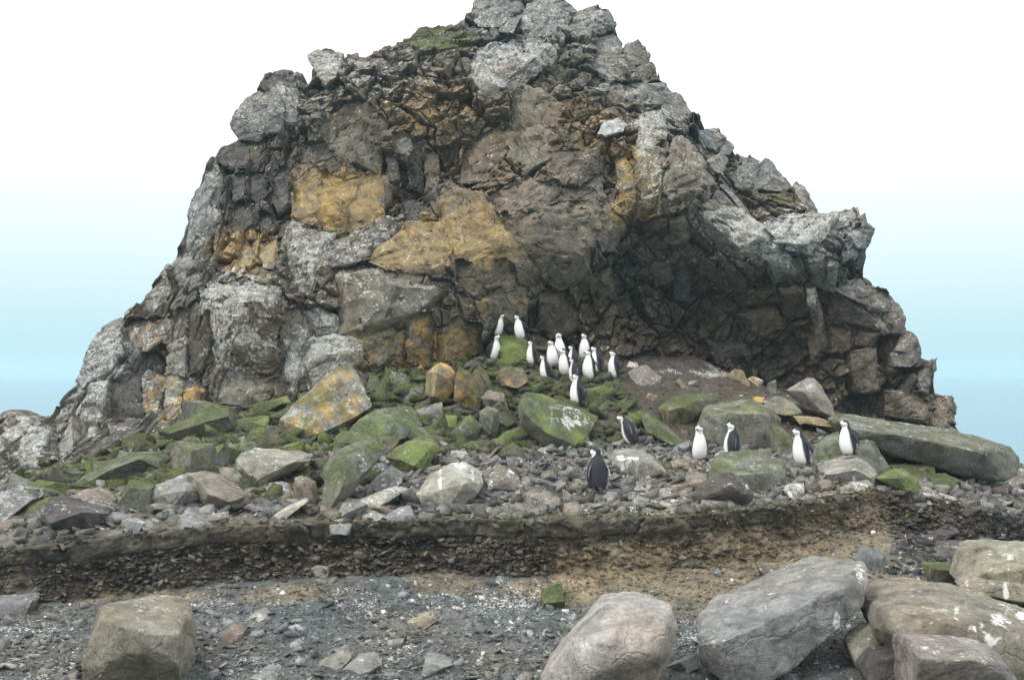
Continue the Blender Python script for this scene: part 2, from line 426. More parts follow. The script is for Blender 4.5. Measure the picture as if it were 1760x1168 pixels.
# ---------------------------------------------------------------- traced rocks: outline (photo points), then where needed the near corners after '|'
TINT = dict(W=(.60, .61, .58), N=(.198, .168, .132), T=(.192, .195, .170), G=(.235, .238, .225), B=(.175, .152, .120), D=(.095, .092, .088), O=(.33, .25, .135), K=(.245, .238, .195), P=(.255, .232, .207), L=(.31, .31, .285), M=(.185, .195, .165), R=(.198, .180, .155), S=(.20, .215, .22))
CLIFF_BLOCKS = [
 ('352,512 365,492,.5 418,474,.8 484,488,.5 486,520 478,640 395,640 372,627|362,530,-.1 420,516,-.35 466,520,-.3 470,600,-.25 400,600,-.35 375,600,-.1', 'B', dict(w=.86, o=.25)),
 ('323,528 346,508 358,560 366,628 328,640 322,590', 'D', dict(off=.15, rel=.05, w=.1)),  # dark tint paints the shade on this face turned from the light
 ('298,560 308,535 322,532 321,600 318,650 290,640 288,610', 'G', dict(w=.5, o=.3)),
 ('134,652 150,601 175,567 205,552 216,582 205,610 195,640 150,662', 'G', dict(w=.64)),
 ('216,568 230,550 298,542 294,570 255,603 222,590', 'B', dict(w=.45, o=.45)),
 ('127,712 157,658 182,657 178,700 170,742 150,768 127,771', 'G', dict(w=.55)),
 ('92,722 112,690 130,668 150,672 128,705 110,745 95,760', 'G', dict(w=.5)),
 ('100,770 122,722 127,775 118,800 98,800', 'G', dict(w=.4)),
 ('245,648 258,639 285,650 281,697 270,718 250,710', 'B', dict(w=.45, o=.5)),
 ('182,664 205,640 240,655 243,720 215,770 178,750', 'D', dict(off=.1, w=.15)),
 ('284,650 306,637 315,660 312,708 298,728 283,716', 'G', dict(w=.5, o=.5)),
 ('318,650 335,640 352,665 350,700 330,712 318,700', 'D', dict(o=.5, w=.3)),
 ('370,696 388,638 480,650 480,685 455,700 420,702', 'K', dict(w=.2, m=.3, off=-.02)),
 ('491,537 522,528 541,578 528,607 517,664 487,682 480,655', 'G', dict(w=.68, o=.2)),
 ('526,537 540,523 582,545 585,570 545,577', 'G', dict(w=.6)),
 ('520,608 534,590 567,572 601,581 622,590 636,628 600,640 567,632 531,670 519,650|540,612,-.3 600,606,-.35 612,625,-.3', 'L', dict(w=.80, o=.35)),
 ('531,640 570,628 590,640 560,670 535,676', 'K', dict(o=.5, w=.2)),
 ('576,470,.2 580,456,.6 605,446,.9 680,465,.9 776,480,.8 785,500,.2 737,542 684,552 617,578 588,568|598,488,-.2 680,490,-.3 762,498,-.2 720,536,-.25 625,560,-.25', 'K', dict(w=.42, o=.40)),
 ('617,580 640,562 670,555 680,565 668,626 640,622', 'K', dict(w=.3, o=.48)),
 ('676,572 698,566 692,617 668,622', 'K', dict(w=.3, o=.5)),
 ('701,548 742,536 752,562 742,630 700,622', 'K', dict(w=.3, o=.62)),
 ('752,560 790,545 830,560 826,606 790,622 750,625', 'B', dict(o=.56, w=.2)),
 ('499,289 509,275 540,285 587,312 649,298 638,342 655,372 587,396 512,384 508,348|530,310,-.12 600,330,-.12 590,370,-.14 525,365,-.12', 'O', dict(o=.60, w=.12, rel=.06)),
 ('548,230 560,190 600,178 632,176 664,207 650,295 610,285 580,269', 'B', dict(w=.15, o=.3, rel=.12)),
 ('536,282 561,266 590,278 584,299 560,296', 'D', dict(w=.1)),
 ('520,253 561,244 582,266 545,284 512,280', 'D', dict(w=.15, m=.25)),
 ('399,214 414,182 445,157 478,170 484,200 482,224 445,238 412,238|425,190,-.1 465,200,-.3 450,228,-.2', 'G', dict(w=.5, off=-.25, th=1.6)),
 ('456,140 475,123 505,128 517,153 506,206 486,216 462,172', 'G', dict(w=.5, th=1.4)),
 ('531,96 545,88 568,85 589,94 592,118 582,132 561,146 540,122', 'L', dict(w=.55, off=-.1, th=1.2)),
 ('597,100 610,92 618,92 612,110 595,116', 'G', dict(w=.4)),
 ('377,279 382,256 414,239 427,253 427,286 398,292', 'D', dict(w=.4, th=1.2)),
 ('430,240 448,240 450,280 432,292', 'B', dict(w=.2, o=.35)),
 ('316,416 336,345 352,298 372,282 381,308 374,384 357,421 327,456|340,400,-.15 358,350,-.2', 'G', dict(w=.52, th=1.3)),
 ('291,460 318,424 330,426 326,472 307,503', 'G', dict(w=.25)),
 ('241,530 256,499 289,456 298,488 290,510 246,545', 'G', dict(w=.55)),
 ('255,545 257,517 286,500 290,516', 'G', dict(w=.4)),
 ('490,409 505,385 574,405 560,440 550,456 540,500 497,506|505,420,-.15 548,425,-.2 538,460,-.15', 'L', dict(w=.86)),
 ('546,464 569,423 655,377 690,384 660,420 642,444 592,440', 'G', dict(w=.52)),
 ('635,450 701,386 755,384 775,432 762,472 720,468 665,461|690,415,-.2 745,415,-.22 735,450,-.22', 'O', dict(o=.50, w=.25)),
 ('758,341 785,326 831,336 863,384 899,434 870,445 838,452 785,449 757,392|790,350,-.12 828,360,-.12 862,420,-.15 800,430,-.15', 'O', dict(o=.52, w=.12, rel=.05)),
 ('785,452 876,449 892,486 850,500 817,510 783,482', 'B', dict(o=.3, w=.2)),
 ('876,446 902,436 928,458 930,480 912,492 893,486', 'N', dict(o=.2, w=.15)),
 ('815,516 885,488 909,492 906,542 860,562 828,558', 'K', dict(o=.58, w=.15)),
 ('780,500 800,505 822,520 818,552 790,545', 'B', dict(o=.5)),
 ('838,336 913,311 965,318 958,349 900,362 860,371', 'N', dict(w=.15, rel=.1)),
 ('860,374 910,362 967,350 1022,341 1034,377 1026,420 1013,472 956,494 929,456 885,410|890,385,-.15 1005,362,-.25 1005,440,-.25 955,465,-.2', 'N', dict(w=.12, o=.28, rel=.08)),
 ('1020,406 1042,349 1080,387 1056,427 1030,424', 'K', dict(o=.25, w=.1)),
 ('938,290 951,257 1029,257 1030,295 1000,321 963,318', 'N', dict(w=.25, o=.2)),
 ('965,320 1000,322 1030,300 1040,345 1020,342 965,350', 'N', dict(w=.12)),
 ('876,205 882,150 930,157 964,184 944,205 936,262 905,290 865,262', 'K', dict(w=.15, o=.2, rel=.12)),
 ('800,255 860,210 868,262 838,310 790,310', 'B', dict(o=.2, rel=.1)),
 ('806,130 821,90 853,75 941,80 949,100 920,120 876,160 839,176 815,150|835,105,-.2 900,100,-.3 862,145,-.25', 'G', dict(w=.72)),
 ('809,24 821,-2 850,-12 896,-2 892,14 869,32 844,46 822,44', 'G', dict(w=.46, th=1.6)),
 ('856,52 873,25 890,36 880,60', 'G', dict(w=.35)),
 ('897,42 907,9 930,-6 969,0 990,23 966,48 930,70 905,62', 'G', dict(w=.42, th=1.6)),
 ('975,46 994,22 1021,11 1044,18 1055,42 1034,58 984,70', 'G', dict(w=.42, th=1.4)),
 ('1022,68 1054,54 1069,77 1067,99 1030,99', 'G', dict(w=.3)),
 ('1021,97 1071,99 1083,135 1040,136 1018,120', 'G', dict(w=.36)),
 ('1075,80 1098,70 1117,92 1110,112 1080,115', 'S', dict(w=.3, th=1.2)),
 ('1092,115 1118,106 1126,118 1114,138 1094,138', 'S', dict(w=.3)),
 ('900,70 930,68 940,90 915,95', 'B', dict(w=.2, o=.3)),
 ('1020,150 1060,146 1142,146 1158,160 1137,181 1057,184', 'G', dict(w=.42)),
 ('1136,186 1157,163 1168,160 1190,198 1168,210 1142,206', 'G', dict(w=.35, th=1)),
 ('1143,345 1147,285 1159,240 1173,236 1196,262 1231,314 1178,350|1165,290,-.3 1195,290,-.3 1210,318,-.25 1165,335,-.3', 'P', dict(w=.3, o=.1)),
 ('1056,274 1074,267 1088,296 1090,348 1071,350 1062,320', 'K', dict(o=.55, w=.35)),
 ('1093,260 1130,258 1138,300 1130,372 1086,384 1096,318', 'K', dict(o=.5, w=.6)),
 ('1145,376 1176,363 1188,400 1180,420 1143,418', 'K', dict(w=.3)),
 ('1100,195 1135,190 1150,232 1120,255 1096,250', 'L', dict(w=.72)),
 ('1198,226 1232,222 1246,238 1230,256 1206,258', 'S', dict(w=.35, th=1)),
 ('1236,248 1252,240 1262,252 1254,266 1238,264', 'S', dict(w=.3)),
 ('1214,278 1241,262 1250,276 1243,298 1225,298', 'K', dict(w=.35, o=.25)),
 ('1264,322 1268,286 1292,270 1305,276 1300,322', 'G', dict(w=.35, th=1)),
 ('1299,324 1305,291 1316,272 1326,278 1362,324 1330,332', 'S', dict(w=.28, th=1)),
 ('1364,325 1368,314 1382,320 1406,364 1382,368', 'G', dict(w=.4)),
 ('1236,320 1247,316 1284,360 1276,363', 'G', dict(w=.3)),
 ('1204,350 1234,327 1268,360 1217,368', 'K', dict(o=.4, w=.3)),
 ('1318,382 1368,367 1437,369 1428,397 1391,436 1334,416|1340,395,-.1 1400,390,-.25 1385,420,-.25', 'L', dict(w=.82)),
 ('1196,360 1279,361 1318,396 1342,425 1300,440 1278,452 1230,425 1199,392|1220,385,-.2 1300,405,-.3 1275,430,-.3', 'L', dict(w=.74)),
 ('1428,396 1441,370 1473,355 1478,374 1452,396', 'L', dict(w=.66)),
 ('1478,374 1486,368 1488,382 1478,384', 'G', dict(w=.3)),
 ('1451,396 1487,381 1501,392 1490,427 1470,424', 'S', dict(w=.4, off=-.15, th=1.3)),
 ('1472,448 1476,424 1489,424 1482,478', 'D', dict(w=.1, th=1)),
 ('1445,427 1473,424 1473,442 1448,449', 'L', dict(w=.55)),
 ('1389,440 1421,435 1424,470 1414,497 1396,486', 'S', dict(w=.3)),
 ('1420,441 1440,446 1434,498 1416,498', 'G', dict(w=.4, o=.3)),
 ('1436,497 1481,476 1528,508 1546,534 1486,530', 'G', dict(w=.3)),
 ('1441,504 1486,530 1510,546 1516,566 1459,566 1425,540', 'D', dict(off=.12)),
 ('1486,530 1543,532 1553,546 1552,567 1520,574 1508,548', 'P', dict(w=.25)),
 ('1539,603 1552,570 1574,572 1583,597 1580,610', 'P', dict(w=.3)),
 ('1533,607 1578,597 1584,617 1562,632 1535,628', 'G', dict(w=.4)),
 ('1574,662 1587,624 1609,617 1602,672 1590,678', 'G', dict(w=.35)),
 ('1598,682 1633,680 1642,706 1628,738 1598,728', 'B', dict(w=.2)),
 ('1522,670 1565,672 1598,688 1597,728 1524,712', 'N', dict(w=.15)),
 ('1460,604 1506,603 1512,670 1485,676 1460,670', 'N', dict(w=.12, o=.15)),
 ('1423,557 1466,567 1464,594 1444,604 1421,592', 'N', dict(w=.1)),
 ('1468,568 1517,573 1494,598 1468,592', 'N', dict(w=.1)),
 ('665,268 680,273 688,305 672,312', 'G', dict(w=.6)),
 ('730,256 752,268 754,348 735,342', 'N', dict(w=.2)),
 ('643,312 669,296 672,342 657,360', 'P', dict(w=.1)),
 ('700,250 724,240 728,330 700,322', 'D', dict(o=.3, w=.2)),
 ('676,232 700,222 712,250 696,270 680,262', 'L', dict(w=.5)),
 ('1385,498 1402,494 1420,560 1408,580 1396,540', 'L', dict(w=.6, o=.3)),
 ('0,735 18,718 50,716 62,730 40,760 5,765', 'L', dict(w=.72, th=1.2)),
 ('20,765 60,735 82,742 80,790 50,815 22,800', 'L', dict(w=.78)),
 ('-40,770 10,765 18,800 -10,830 -40,820', 'M', dict(w=.4, m=.3)),
 ('1160,460 1172,440 1190,470 1182,510 1160,515', 'D', dict(off=.1)),
 ('1205,440 1235,452 1232,480 1200,470', 'B', dict(off=0)),
 ('410,438 424,418 440,440 428,462 408,460', 'K', dict(o=.6)),
 ('446,420 476,408 480,440 472,462 450,460', 'K', dict(o=.55)),
 ('415,470 445,452 478,462 480,486 425,478', 'K', dict(o=.5, off=.1)),
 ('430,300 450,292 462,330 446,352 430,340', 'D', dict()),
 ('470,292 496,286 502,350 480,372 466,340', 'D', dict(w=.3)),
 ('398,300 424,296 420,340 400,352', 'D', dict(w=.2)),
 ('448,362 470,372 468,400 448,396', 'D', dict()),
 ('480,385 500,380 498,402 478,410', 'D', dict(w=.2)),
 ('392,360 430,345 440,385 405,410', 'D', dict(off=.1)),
 ('1270,540 1330,525 1352,565 1290,582', 'N', dict(off=.1, w=.08)),
 ('1340,500 1380,495 1395,540 1350,547', 'B', dict(off=.05, w=.15, o=.3)),
 ('1120,450 1150,445 1157,480 1125,492', 'N', dict(off=.05, w=.12)),
 ('1385,570 1420,560 1427,600 1395,616', 'N', dict(off=.05, w=.08)),
 ('1220,590 1280,585 1292,612 1230,620', 'D', dict(off=.05, w=.06)),
 ('1310,440 1350,430 1372,470 1330,484', 'G', dict(w=.4)),
 ('1010,480 1048,460 1060,520 1020,535', 'B', dict(off=.05, w=.1)),
 ('930,505 975,498 1000,560 950,585 925,560', 'N', dict(off=.05, w=.08, rel=.08)),
 ('470,520 486,512 490,640 476,650', 'D', dict(off=.2, w=.02)),  # dark slot: its shade is painted into the block colour
 ('690,345 740,352 750,378 700,380', 'D', dict(off=.2, w=.05)),  # dark recess, shade put in as block colour
 ('1028,230 1036,214 1062,204 1076,212 1068,226 1040,236', 'W', dict(w=.5, off=-.12)),
 ('824,246 832,230 847,228 850,246 836,253', 'W', dict(w=.5, off=-.05)),
]

# label, tint, contact point or depth, outline | near corners, amounts
BOULDERS = [
 # foreground
 ('big tan square boulder with a flat lit top at the lower left of the beach', 'T', 'c235,1195', '140,1150 158,1090 170,1040,.45 218,1033,.7 275,1035,.75 304,1047,.6 316,1072,.3 321,1130,.15 315,1190,.4 145,1190,.3|176,1062,.05 205,1078,-.12 255,1092,-.16 306,1090,-.05 190,1135,-.16 255,1112,-.2 305,1140,-.1', dict(sm=0, w=.16, m=.26)),
 ('smooth pale grey boulder in the middle foreground with a dark near face', 'L', 'c1030,1215', '915,1185,.4 948,1142,.3 1000,1080,.35 1042,1034,.7 1090,1029,.8 1136,1028,.7 1155,1038,.5 1167,1079,.3 1152,1130,.2 1127,1180,.3 1090,1215,.55 930,1215,.6|1040,1098,-.12 1093,1127,-.22 1134,1118,-.15 1142,1082,-.02 1000,1170,-.1', dict(sm=6, w=.1, o=.12)),
 ('long smooth slanting boulder splashed white at its upper end', 'G', 'c1260,1180', '1194,1108 1205,1088,.3 1240,1064,.6 1338,1023,.9 1440,982,1.1 1484,964,1.1 1497,1000,.7 1485,1040,.5 1425,1092,.25 1352,1138,.1 1293,1164,.1 1246,1156,.05 1200,1124|1232,1105,-.10 1345,1056,.1 1452,1008,.4', dict(sm=2, w=.12, g=.2, gs=[(1478,985,14,28),(1440,1070,12,34),(1490,1010,10,14)])),
 ('broad tan boulder at the right edge covered with white guano streaks', 'K', 'c1640,1195', '1496,1074 1516,1049,.3 1562,1024,.7 1608,1015,.9 1681,1028,.9 1760,1040,.9 1830,1075,.7 1850,1150 1800,1200 1600,1200 1520,1105|1540,1085,-.1 1600,1062,-.05 1680,1075,-.12 1740,1095,-.15 1720,1160,-.25', dict(sm=4, w=.1, g=.22, ga=1.08, gs=[(1722,1060,36,26),(1705,1095,30,30),(1645,1050,10,22),(1760,1060,30,14),(1680,1080,30,14)])),
 ('rounded tan lobe of rock leaning on the left side of the streaked boulder', 'K', 'c1485,1160', '1455,1108 1472,1088 1500,1068,.3 1518,1095,.2 1510,1116 1520,1160 1480,1156', dict(sm=4)),
 ('flat grey block lowest in the right corner below the guano streaks', 'G', 'c1650,1225', '1558,1112 1566,1100,.3 1610,1104,.35 1704,1106,.4 1738,1148,.1 1770,1200 1740,1230 1560,1230|1580,1130,-.15 1690,1135,-.18', dict(sm=3)),
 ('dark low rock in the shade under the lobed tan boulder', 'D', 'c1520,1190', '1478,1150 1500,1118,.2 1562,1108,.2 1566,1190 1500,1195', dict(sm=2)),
 ('tan layered ledge rock running off the right edge', 'K', 12.9, '1652,1008 1676,962,.3 1704,938,.7 1764,937,.8 1830,940,.8 1850,1000 1800,1045 1727,1032|1690,985,-.1 1760,975,-.2 1750,1012,-.2', dict(sm=3, g=.2, o=.2, gs=[(1735,955,22,12),(1733,985,6,40)])),
 ('lower tan ledge with a thin guano trickle at the right edge', 'K', 12.5, '1656,1016 1681,996,.2 1760,1003,.3 1840,1005,.3 1840,1045 1760,1040 1727,1033', dict(sm=3, g=.2, gs=[(1728,1010,6,30),(1662,1005,6,16)])),
 ('grey box shaped stone with a mossy green front', 'M', 'c1625,1001', '1596,990 1598,970,.3 1665,974,.4 1650,992,.1 1636,1002 1600,996|1600,976,-.05 1640,982,-.1', dict(m=.62)),
 ('light green triangular stone lying alone below the bank', 'M', 'c950,1044', '929,1020 948,1008,.1 966,999,.25 973,1035,.1 968,1041 934,1045|935,1036,-.08 969,1033,-.06', dict(m=.86)),
 ('brown rock half buried in the brown earth slope', 'B', 'c1336,1003', '1305,978 1312,969,.2 1334,968,.25 1354,988,.1 1337,1003 1318,998', dict(o=.3)),
 ('upright grey stone behind the tip of the slanting boulder', 'S', 'c1500,978', '1473,964 1494,941,.2 1512,945,.2 1519,957,.1 1521,978 1490,980', dict(w=.2)),
 ('angular brown stone leaning behind the slanting boulder', 'R', 'c1245,1082', '1192,1088 1202,1068,.2 1250,1022,.5 1262,1020,.5 1292,1045,.4 1260,1075 1200,1105|1212,1072,-.05 1255,1035,.1', dict(sm=2)),
 ('brown wedge stone on the beach right of the big square boulder', 'R', 'c395,1105', '378,1106 382,1090 394,1074,.1 412,1078,.15 418,1087,.1 414,1100 392,1104', dict()),
 ('long thin pale slate on the beach above the wedge stone', 'L', 'c435,1068', '410,1070 430,1056,.1 447,1050,.2 460,1058,.15 450,1066', dict(w=.3)),
 ('tan angular stone beside the white speckled gravel', 'K', 'c725,1081', '700,1068 708,1062,.15 745,1057,.25 752,1066,.2 738,1076,.1 710,1083', dict()),
 ('blue grey pointed stone at the bottom of the beach', 'S', 'c740,1165', '722,1162 730,1130,.15 745,1130,.2 762,1140,.2 778,1142,.2 750,1152 728,1168', dict()),
 ('flat blue grey stone at the bottom left of the pointed one', 'S', 'c625,1158', '588,1150 612,1132,.2 640,1129,.25 657,1142,.2 640,1155 615,1162', dict()),
 ('grey brown slab stone low on the beach between smaller slates', 'G', 'c550,1146', '524,1144 545,1134,.2 590,1118,.3 604,1128,.2 575,1145', dict()),
 ('blue grey flat stone cut by the bottom edge', 'S', 'c450,1175', '428,1166 446,1154,.2 468,1158,.2 480,1175', dict()),
 ('pale flat stone at the left edge of the beach', 'S', 'c20,1060', '-20,1026,.2 50,1024,.3 54,1034,.1 46,1056 -20,1064', dict()),
 ('grey stone stuck in the dark lower bank', 'G', 'c550,992', '534,976 545,970,.1 566,973,.1 568,984 560,992 540,988', dict()),
 ('small pale stone in the lower bank left of the grey one', 'K', 'c408,998', '392,999 402,985,.1 414,987,.1 424,995 410,1000', dict()),
 ('dark stone wedged at the foot of the bank near the brown earth', 'B', 'c990,990', '978,990 988,974,.1 1004,978,.1 1010,986 995,992', dict()),
 ('dark ledge rock low on the right bank slope', 'D', 'c1610,925', '1575,918 1600,906,.2 1640,903,.3 1648,914 1615,926', dict()),
 ('larger dark slate ledge under the yellowish stone', 'D', 'c1640,960', '1600,955 1630,935,.3 1672,933,.4 1690,950 1650,964', dict()),
 ('small yellowish stone on the dark right slope', 'K', 'c1650,917', '1636,914 1645,906,.1 1662,910,.1 1656,918', dict(o=.5)),
 # along the lip of the bank
 ('pointed grey slab tipping over the edge of the bank', 'S', 14.55, '288,946 300,912 310,886,.3 324,870,.6 350,884,.6 378,899,.45 336,911,.05 312,930|318,905,-.12 336,906,-.06', dict(g=.30, w=.1)),
 ('grey pyramid stone behind the tipping slab', 'M', 'c335,885', '293,888 308,868,.2 321,853,.4 350,862,.4 352,882,.1 330,892', dict()),
 ('squared earthy block set in the lip of the bank', 'G', 14.85, '562,896 575,889,.4 602,884,.5 606,900 601,920 568,920', dict(w=.15)),
 ('green tilted stone hanging over the bank at the right', 'M', 'c1560,852', '1508,822 1528,810,.3 1549,804,.4 1568,815,.2 1579,828 1581,846 1570,860 1542,846|1545,822,-.15 1560,845,-.15', dict(m=.74)),
 ('flat green stone right of the hanging one', 'M', 'c1620,844', '1583,832 1600,820,.3 1626,813,.5 1652,825,.3 1622,844', dict(m=.55)),
 ('mossy stone propped under the long right slab', 'M', 'c1590,826', '1528,800 1550,797,.3 1605,799,.4 1607,815 1585,827 1560,812', dict(m=.6)),
 ('dark grey rounded rock in front of the mossy topped boulder', 'D', 'c1245,867', '1190,852 1200,838,.2 1222,830,.3 1254,811,.4 1272,820,.3 1290,834,.2 1296,848 1291,862 1262,868 1197,869|1225,848,-.1 1255,832,-.12 1280,850,-.1', dict(sm=2)),
 ('wide boulder with a greenish top right of the white breasted penguin', 'M', 'c1290,842', '1216,825 1228,792,.4 1258,777,.9 1302,777,1.1 1333,784,1.0 1352,796,.7 1349,825,.2 1344,840 1299,838 1220,836|1240,818,-.15 1290,815,-.25 1296,832,-.2 1330,812,.05', dict(m=.38, sm=0)),
 ('thin slab lying left of the greenish boulder', 'R', 'c1160,845', '1144,838 1180,822,.3 1214,813,.5 1216,824,.1 1156,846', dict(g=.3)),
 ('low grey slab half sunk near the bank lip', 'G', 'c1110,858', '1050,858 1070,845,.3 1090,834,.5 1154,840,.5 1155,856 1110,862', dict(g=.3)),
 ('small grey stone standing at the right end of the terrace lip', 'L', 'c1372,856', '1347,842 1362,832,.2 1381,830,.3 1383,846,.1 1375,858 1355,852', dict(g=.5)),
 ('white streaked angular boulder in the middle of the terrace', 'G', 'c1090,824', '1049,788 1056,776,.5 1075,770,.7 1092,770,.7 1115,780,.6 1132,792,.4 1146,812,.1 1100,822 1085,825 1052,800|1068,790,.0 1098,790,-.05 1095,815,-.12', dict(g=.25, ga=.80, gs=[(1068,792,18,26),(1092,800,12,22),(1085,785,24,8)])),
 ('flat stone under the leaning penguin', 'G', 20.4, '1350,803 1375,799,.5 1414,801,.6 1405,824 1375,832 1352,826', dict(g=.55)),
 ('pale flat topped boulder with a penguin standing on it', 'L', 'c1450,834', '1402,826 1416,805,.4 1432,793,.9 1474,783,1.2 1492,795,.9 1509,814,.4 1501,836 1450,830|1420,815,-.1 1470,808,-.15 1495,820,-.1', dict(g=.25, m=.3)),
 ('thin pale slates piled under the flat topped boulder', 'L', 'c1480,838', '1460,830 1490,824,.2 1502,832,.1 1495,840 1464,838', dict(g=.4)),
 # terrace, left of the middle
 ('tall grey boulder with white guano lines running down its face', 'L', 'c770,872', '714,850 735,820,.3 772,795,.8 800,793,.9 827,810,.8 830,830,.4 822,848,.2 800,862 773,870 748,873 722,868|752,812,.25 800,830,-.1 768,866,-.1 735,850,-.05', dict(g=.2, ga=.95, gs=[(757,825,6,40),(785,845,7,34),(795,800,26,12),(812,815,8,26)])),
 ('small block perched on top of the guano lined boulder', 'L', 20.0, '768,793 776,773,.1 800,774,.2 815,790,.2 805,800 785,800', dict(g=.72)),
 ('brown grey boulder right of the guano lined one', 'R', 'c860,851', '824,850 834,828,.2 858,798,.6 875,805,.6 892,818,.4 900,843,.1 882,853|845,838,-.1 862,825,-.05 884,842,-.1', dict(g=.2, gs=[(842,838,8,22),(880,810,14,10)])),
 ('wedge of brown rock between the two guano marked boulders', 'R', 'c835,838', '818,835 828,810,.2 845,800,.4 852,815,.2 840,836', dict(g=.2)),
 ('flat brown capstone above the perched block', 'R', 'c790,778', '763,780 778,764,.3 800,762,.4 810,771,.2 795,775', dict()),
 ('pale flat slate behind the brown grey boulder', 'L', 'c880,799', '867,799 874,789,.2 896,788,.3 899,794,.1 886,800', dict(w=.2)),
 ('dark grey stone behind the wedge of brown rock', 'S', 'c855,800', '842,790 850,782,.2 862,784,.2 866,796 855,806', dict()),
 ('brown slab in the rubble left of the black backed penguin', 'R', 'c935,866', '905,862 915,848,.3 945,843,.4 958,858,.2 935,870', dict()),
 ('white splashed slabs stacked on the bank left of the guano boulder', 'L', 'c650,880', '608,862 640,850,.3 678,836,.6 702,840,.5 668,862,.1 630,878', dict(g=.60)),
 ('white splashed low slab at the lip below the stacked slabs', 'L', 'c640,900', '608,903 620,888,.2 640,876,.4 662,884,.3 656,896', dict(g=.55)),
 ('grey rubble slab under the tongue of the big green slab', 'G', 'c655,850', '618,850 640,825,.3 672,800,.6 694,812,.5 690,830,.2 650,856', dict(g=.45)),
 ('flat dark slab at the foot of the stacked white slabs', 'S', 'c690,895', '655,890 680,874,.3 706,870,.4 712,885,.2 690,898', dict(g=.35)),
 # boulder slope
 ('huge slab with an orange lichen top leaning against the cliff', 'K', 21.6, '592,625,1.2 608,631,1.25 625,662,1.1 639,697,.8 600,722,.35 547,750,-.05 541,778 503,775 492,752 480,733 479,721,.1 506,694,.5 555,648,.95|515,735,-.1 545,745,-.14 530,772,-.05', dict(o=.52, w=.35, m=.34)),
 ('upper half of the great grey green slab under the orange one', 'M', 20.6, '594,746 615,722,.4 646,704,.9 680,698,1.2 706,697,1.3 716,710,1.1 727,730,.8 700,752,.3 664,772 600,780|640,735,.25 675,728,.2 660,760,-.1', dict(m=.50, g=.24, w=.15)),
 ('long tongue of the great grey green slab reaching down to the bank', 'M', 'c565,879', '573,775,.9 610,760,1.2 650,752,1.4 664,770,1.2 640,800,.7 612,826,.2 585,862 568,880 551,866 556,832,.3|600,790,.35 590,835,-.05 566,866,-.08', dict(m=.42, w=.22, g=.2)),
 ('bright green mossy boulder with a sharp ridge left of the guano boulder', 'M', 'c700,814', '662,785 680,768,.4 715,750,.9 745,746,1.0 757,770,.6 748,782,.3 728,803 696,814 686,795|688,790,-.1 716,757,.25 745,765,.3 712,800,-.15', dict(m=.82, g=.28)),
 ('narrow slab edge sticking out left of the long tongue', 'M', 'c540,832', '534,832 548,815,.2 566,796,.5 574,775,.6 578,790,.4 560,822', dict(m=.4)),
 ('pinkish topped slab with a dark underside in the left boulder field', 'P', 'c445,842', '403,790 415,778,.5 440,770,.8 500,775,.9 537,780,.7 533,792,.5 496,807,.2 440,832,-.05 436,843 408,812|440,826,-.15 500,795,.1 415,802,-.05', dict(m=.2, g=.22)),
 ('greyish green stone behind the pinkish topped slab', 'M', 'c425,790', '402,785 414,762,.3 430,757,.4 446,768,.3 440,780', dict(m=.45)),
 ('small brown stone below the pinkish slab', 'R', 'c425,856', '411,850 420,836,.2 436,838,.2 444,852,.1 425,860', dict()),
 ('rough grey stone spotted white left of the leaning brown stone', 'G', 'c478,860', '457,855 462,830,.2 476,827,.3 492,832,.3 505,850,.1 485,864', dict(g=.40, w=.4)),
 ('leaning brown stone beside the long tongue', 'R', 'c530,866', '503,858 506,820,.2 520,816,.3 538,828,.3 548,868,.1 530,868', dict(m=.15)),
 ('thin pale slate lying on the terrace edge', 'L', 'c490,892', '456,889 490,871,.2 526,855,.4 530,860,.3 474,893', dict()),
 ('green splinter slab right of the pinkish topped slab', 'M', 'c510,832', '492,832 510,812,.2 528,800,.4 536,812,.3 520,824', dict(m=.55)),
 ('long mossy topped slab with a dark front at the upper left', 'M', 22.4, '255,757,.2 283,735,.7 336,713,.9 392,699,.9 402,716,.5 400,734,.1 340,765 276,784 270,765|282,748,-.1 335,730,-.12 394,714,-.05', dict(m=.52, w=.2)),
 ('long tilted slab over a dark hollow at the left', 'M', 18.3, '104,856,.3 128,832,.5 146,811,.9 185,792,1.1 228,776,1.2 272,773,1.1 278,790,.5 276,804,.3 226,822 185,843 130,860|186,808,-.1 240,788,-.05 140,836,-.1', dict(m=.44, w=.15)),
 ('green slab in front of the low outcrop at the far left', 'M', 'c50,890', '20,892 48,868,.4 84,853,.7 86,862,.5 75,882,.1 40,892', dict(m=.75)),
 ('large lichen spotted slab at the left edge of the field', 'G', 'c20,898', '-40,880 -10,850,.4 32,834,.9 58,840,.9 55,858,.5 20,886 -30,905', dict(w=.5, m=.35)),
 ('dark angular boulder with a sloping flat top at the left', 'D', 'c110,917', '74,880 80,862,.3 90,853,.6 115,862,.6 142,873,.5 186,882,.3 160,905 100,918 82,903|86,900,-.1 140,880,-.12', dict(m=.25)),
 ('rounded brown boulder under the long tilted slab', 'R', 'c170,880', '122,860 132,846,.3 150,838,.5 178,849,.4 206,874,.1 200,878 142,876', dict(sm=3)),
 ('green sided block beside the dark hollow', 'M', 'c230,882', '201,866 212,846,.2 223,824,.5 262,833,.6 260,880 220,884|225,838,-.05 254,842,-.05', dict(m=.62)),
 ('mossy flat slab bridging the two blocks left of centre', 'M', 18.2, '226,823 260,812,.5 318,806,.8 322,815,.6 303,828,.2 250,836', dict(m=.66, g=.2)),
 ('grey squat boulder in front of the mossy flat slab', 'G', 'c285,880', '258,862 267,832,.3 300,820,.6 322,812,.7 355,845,.5 338,860,.2 300,880 270,881|278,850,-.1 320,842,-.05 300,868,-.1', dict(m=.35)),
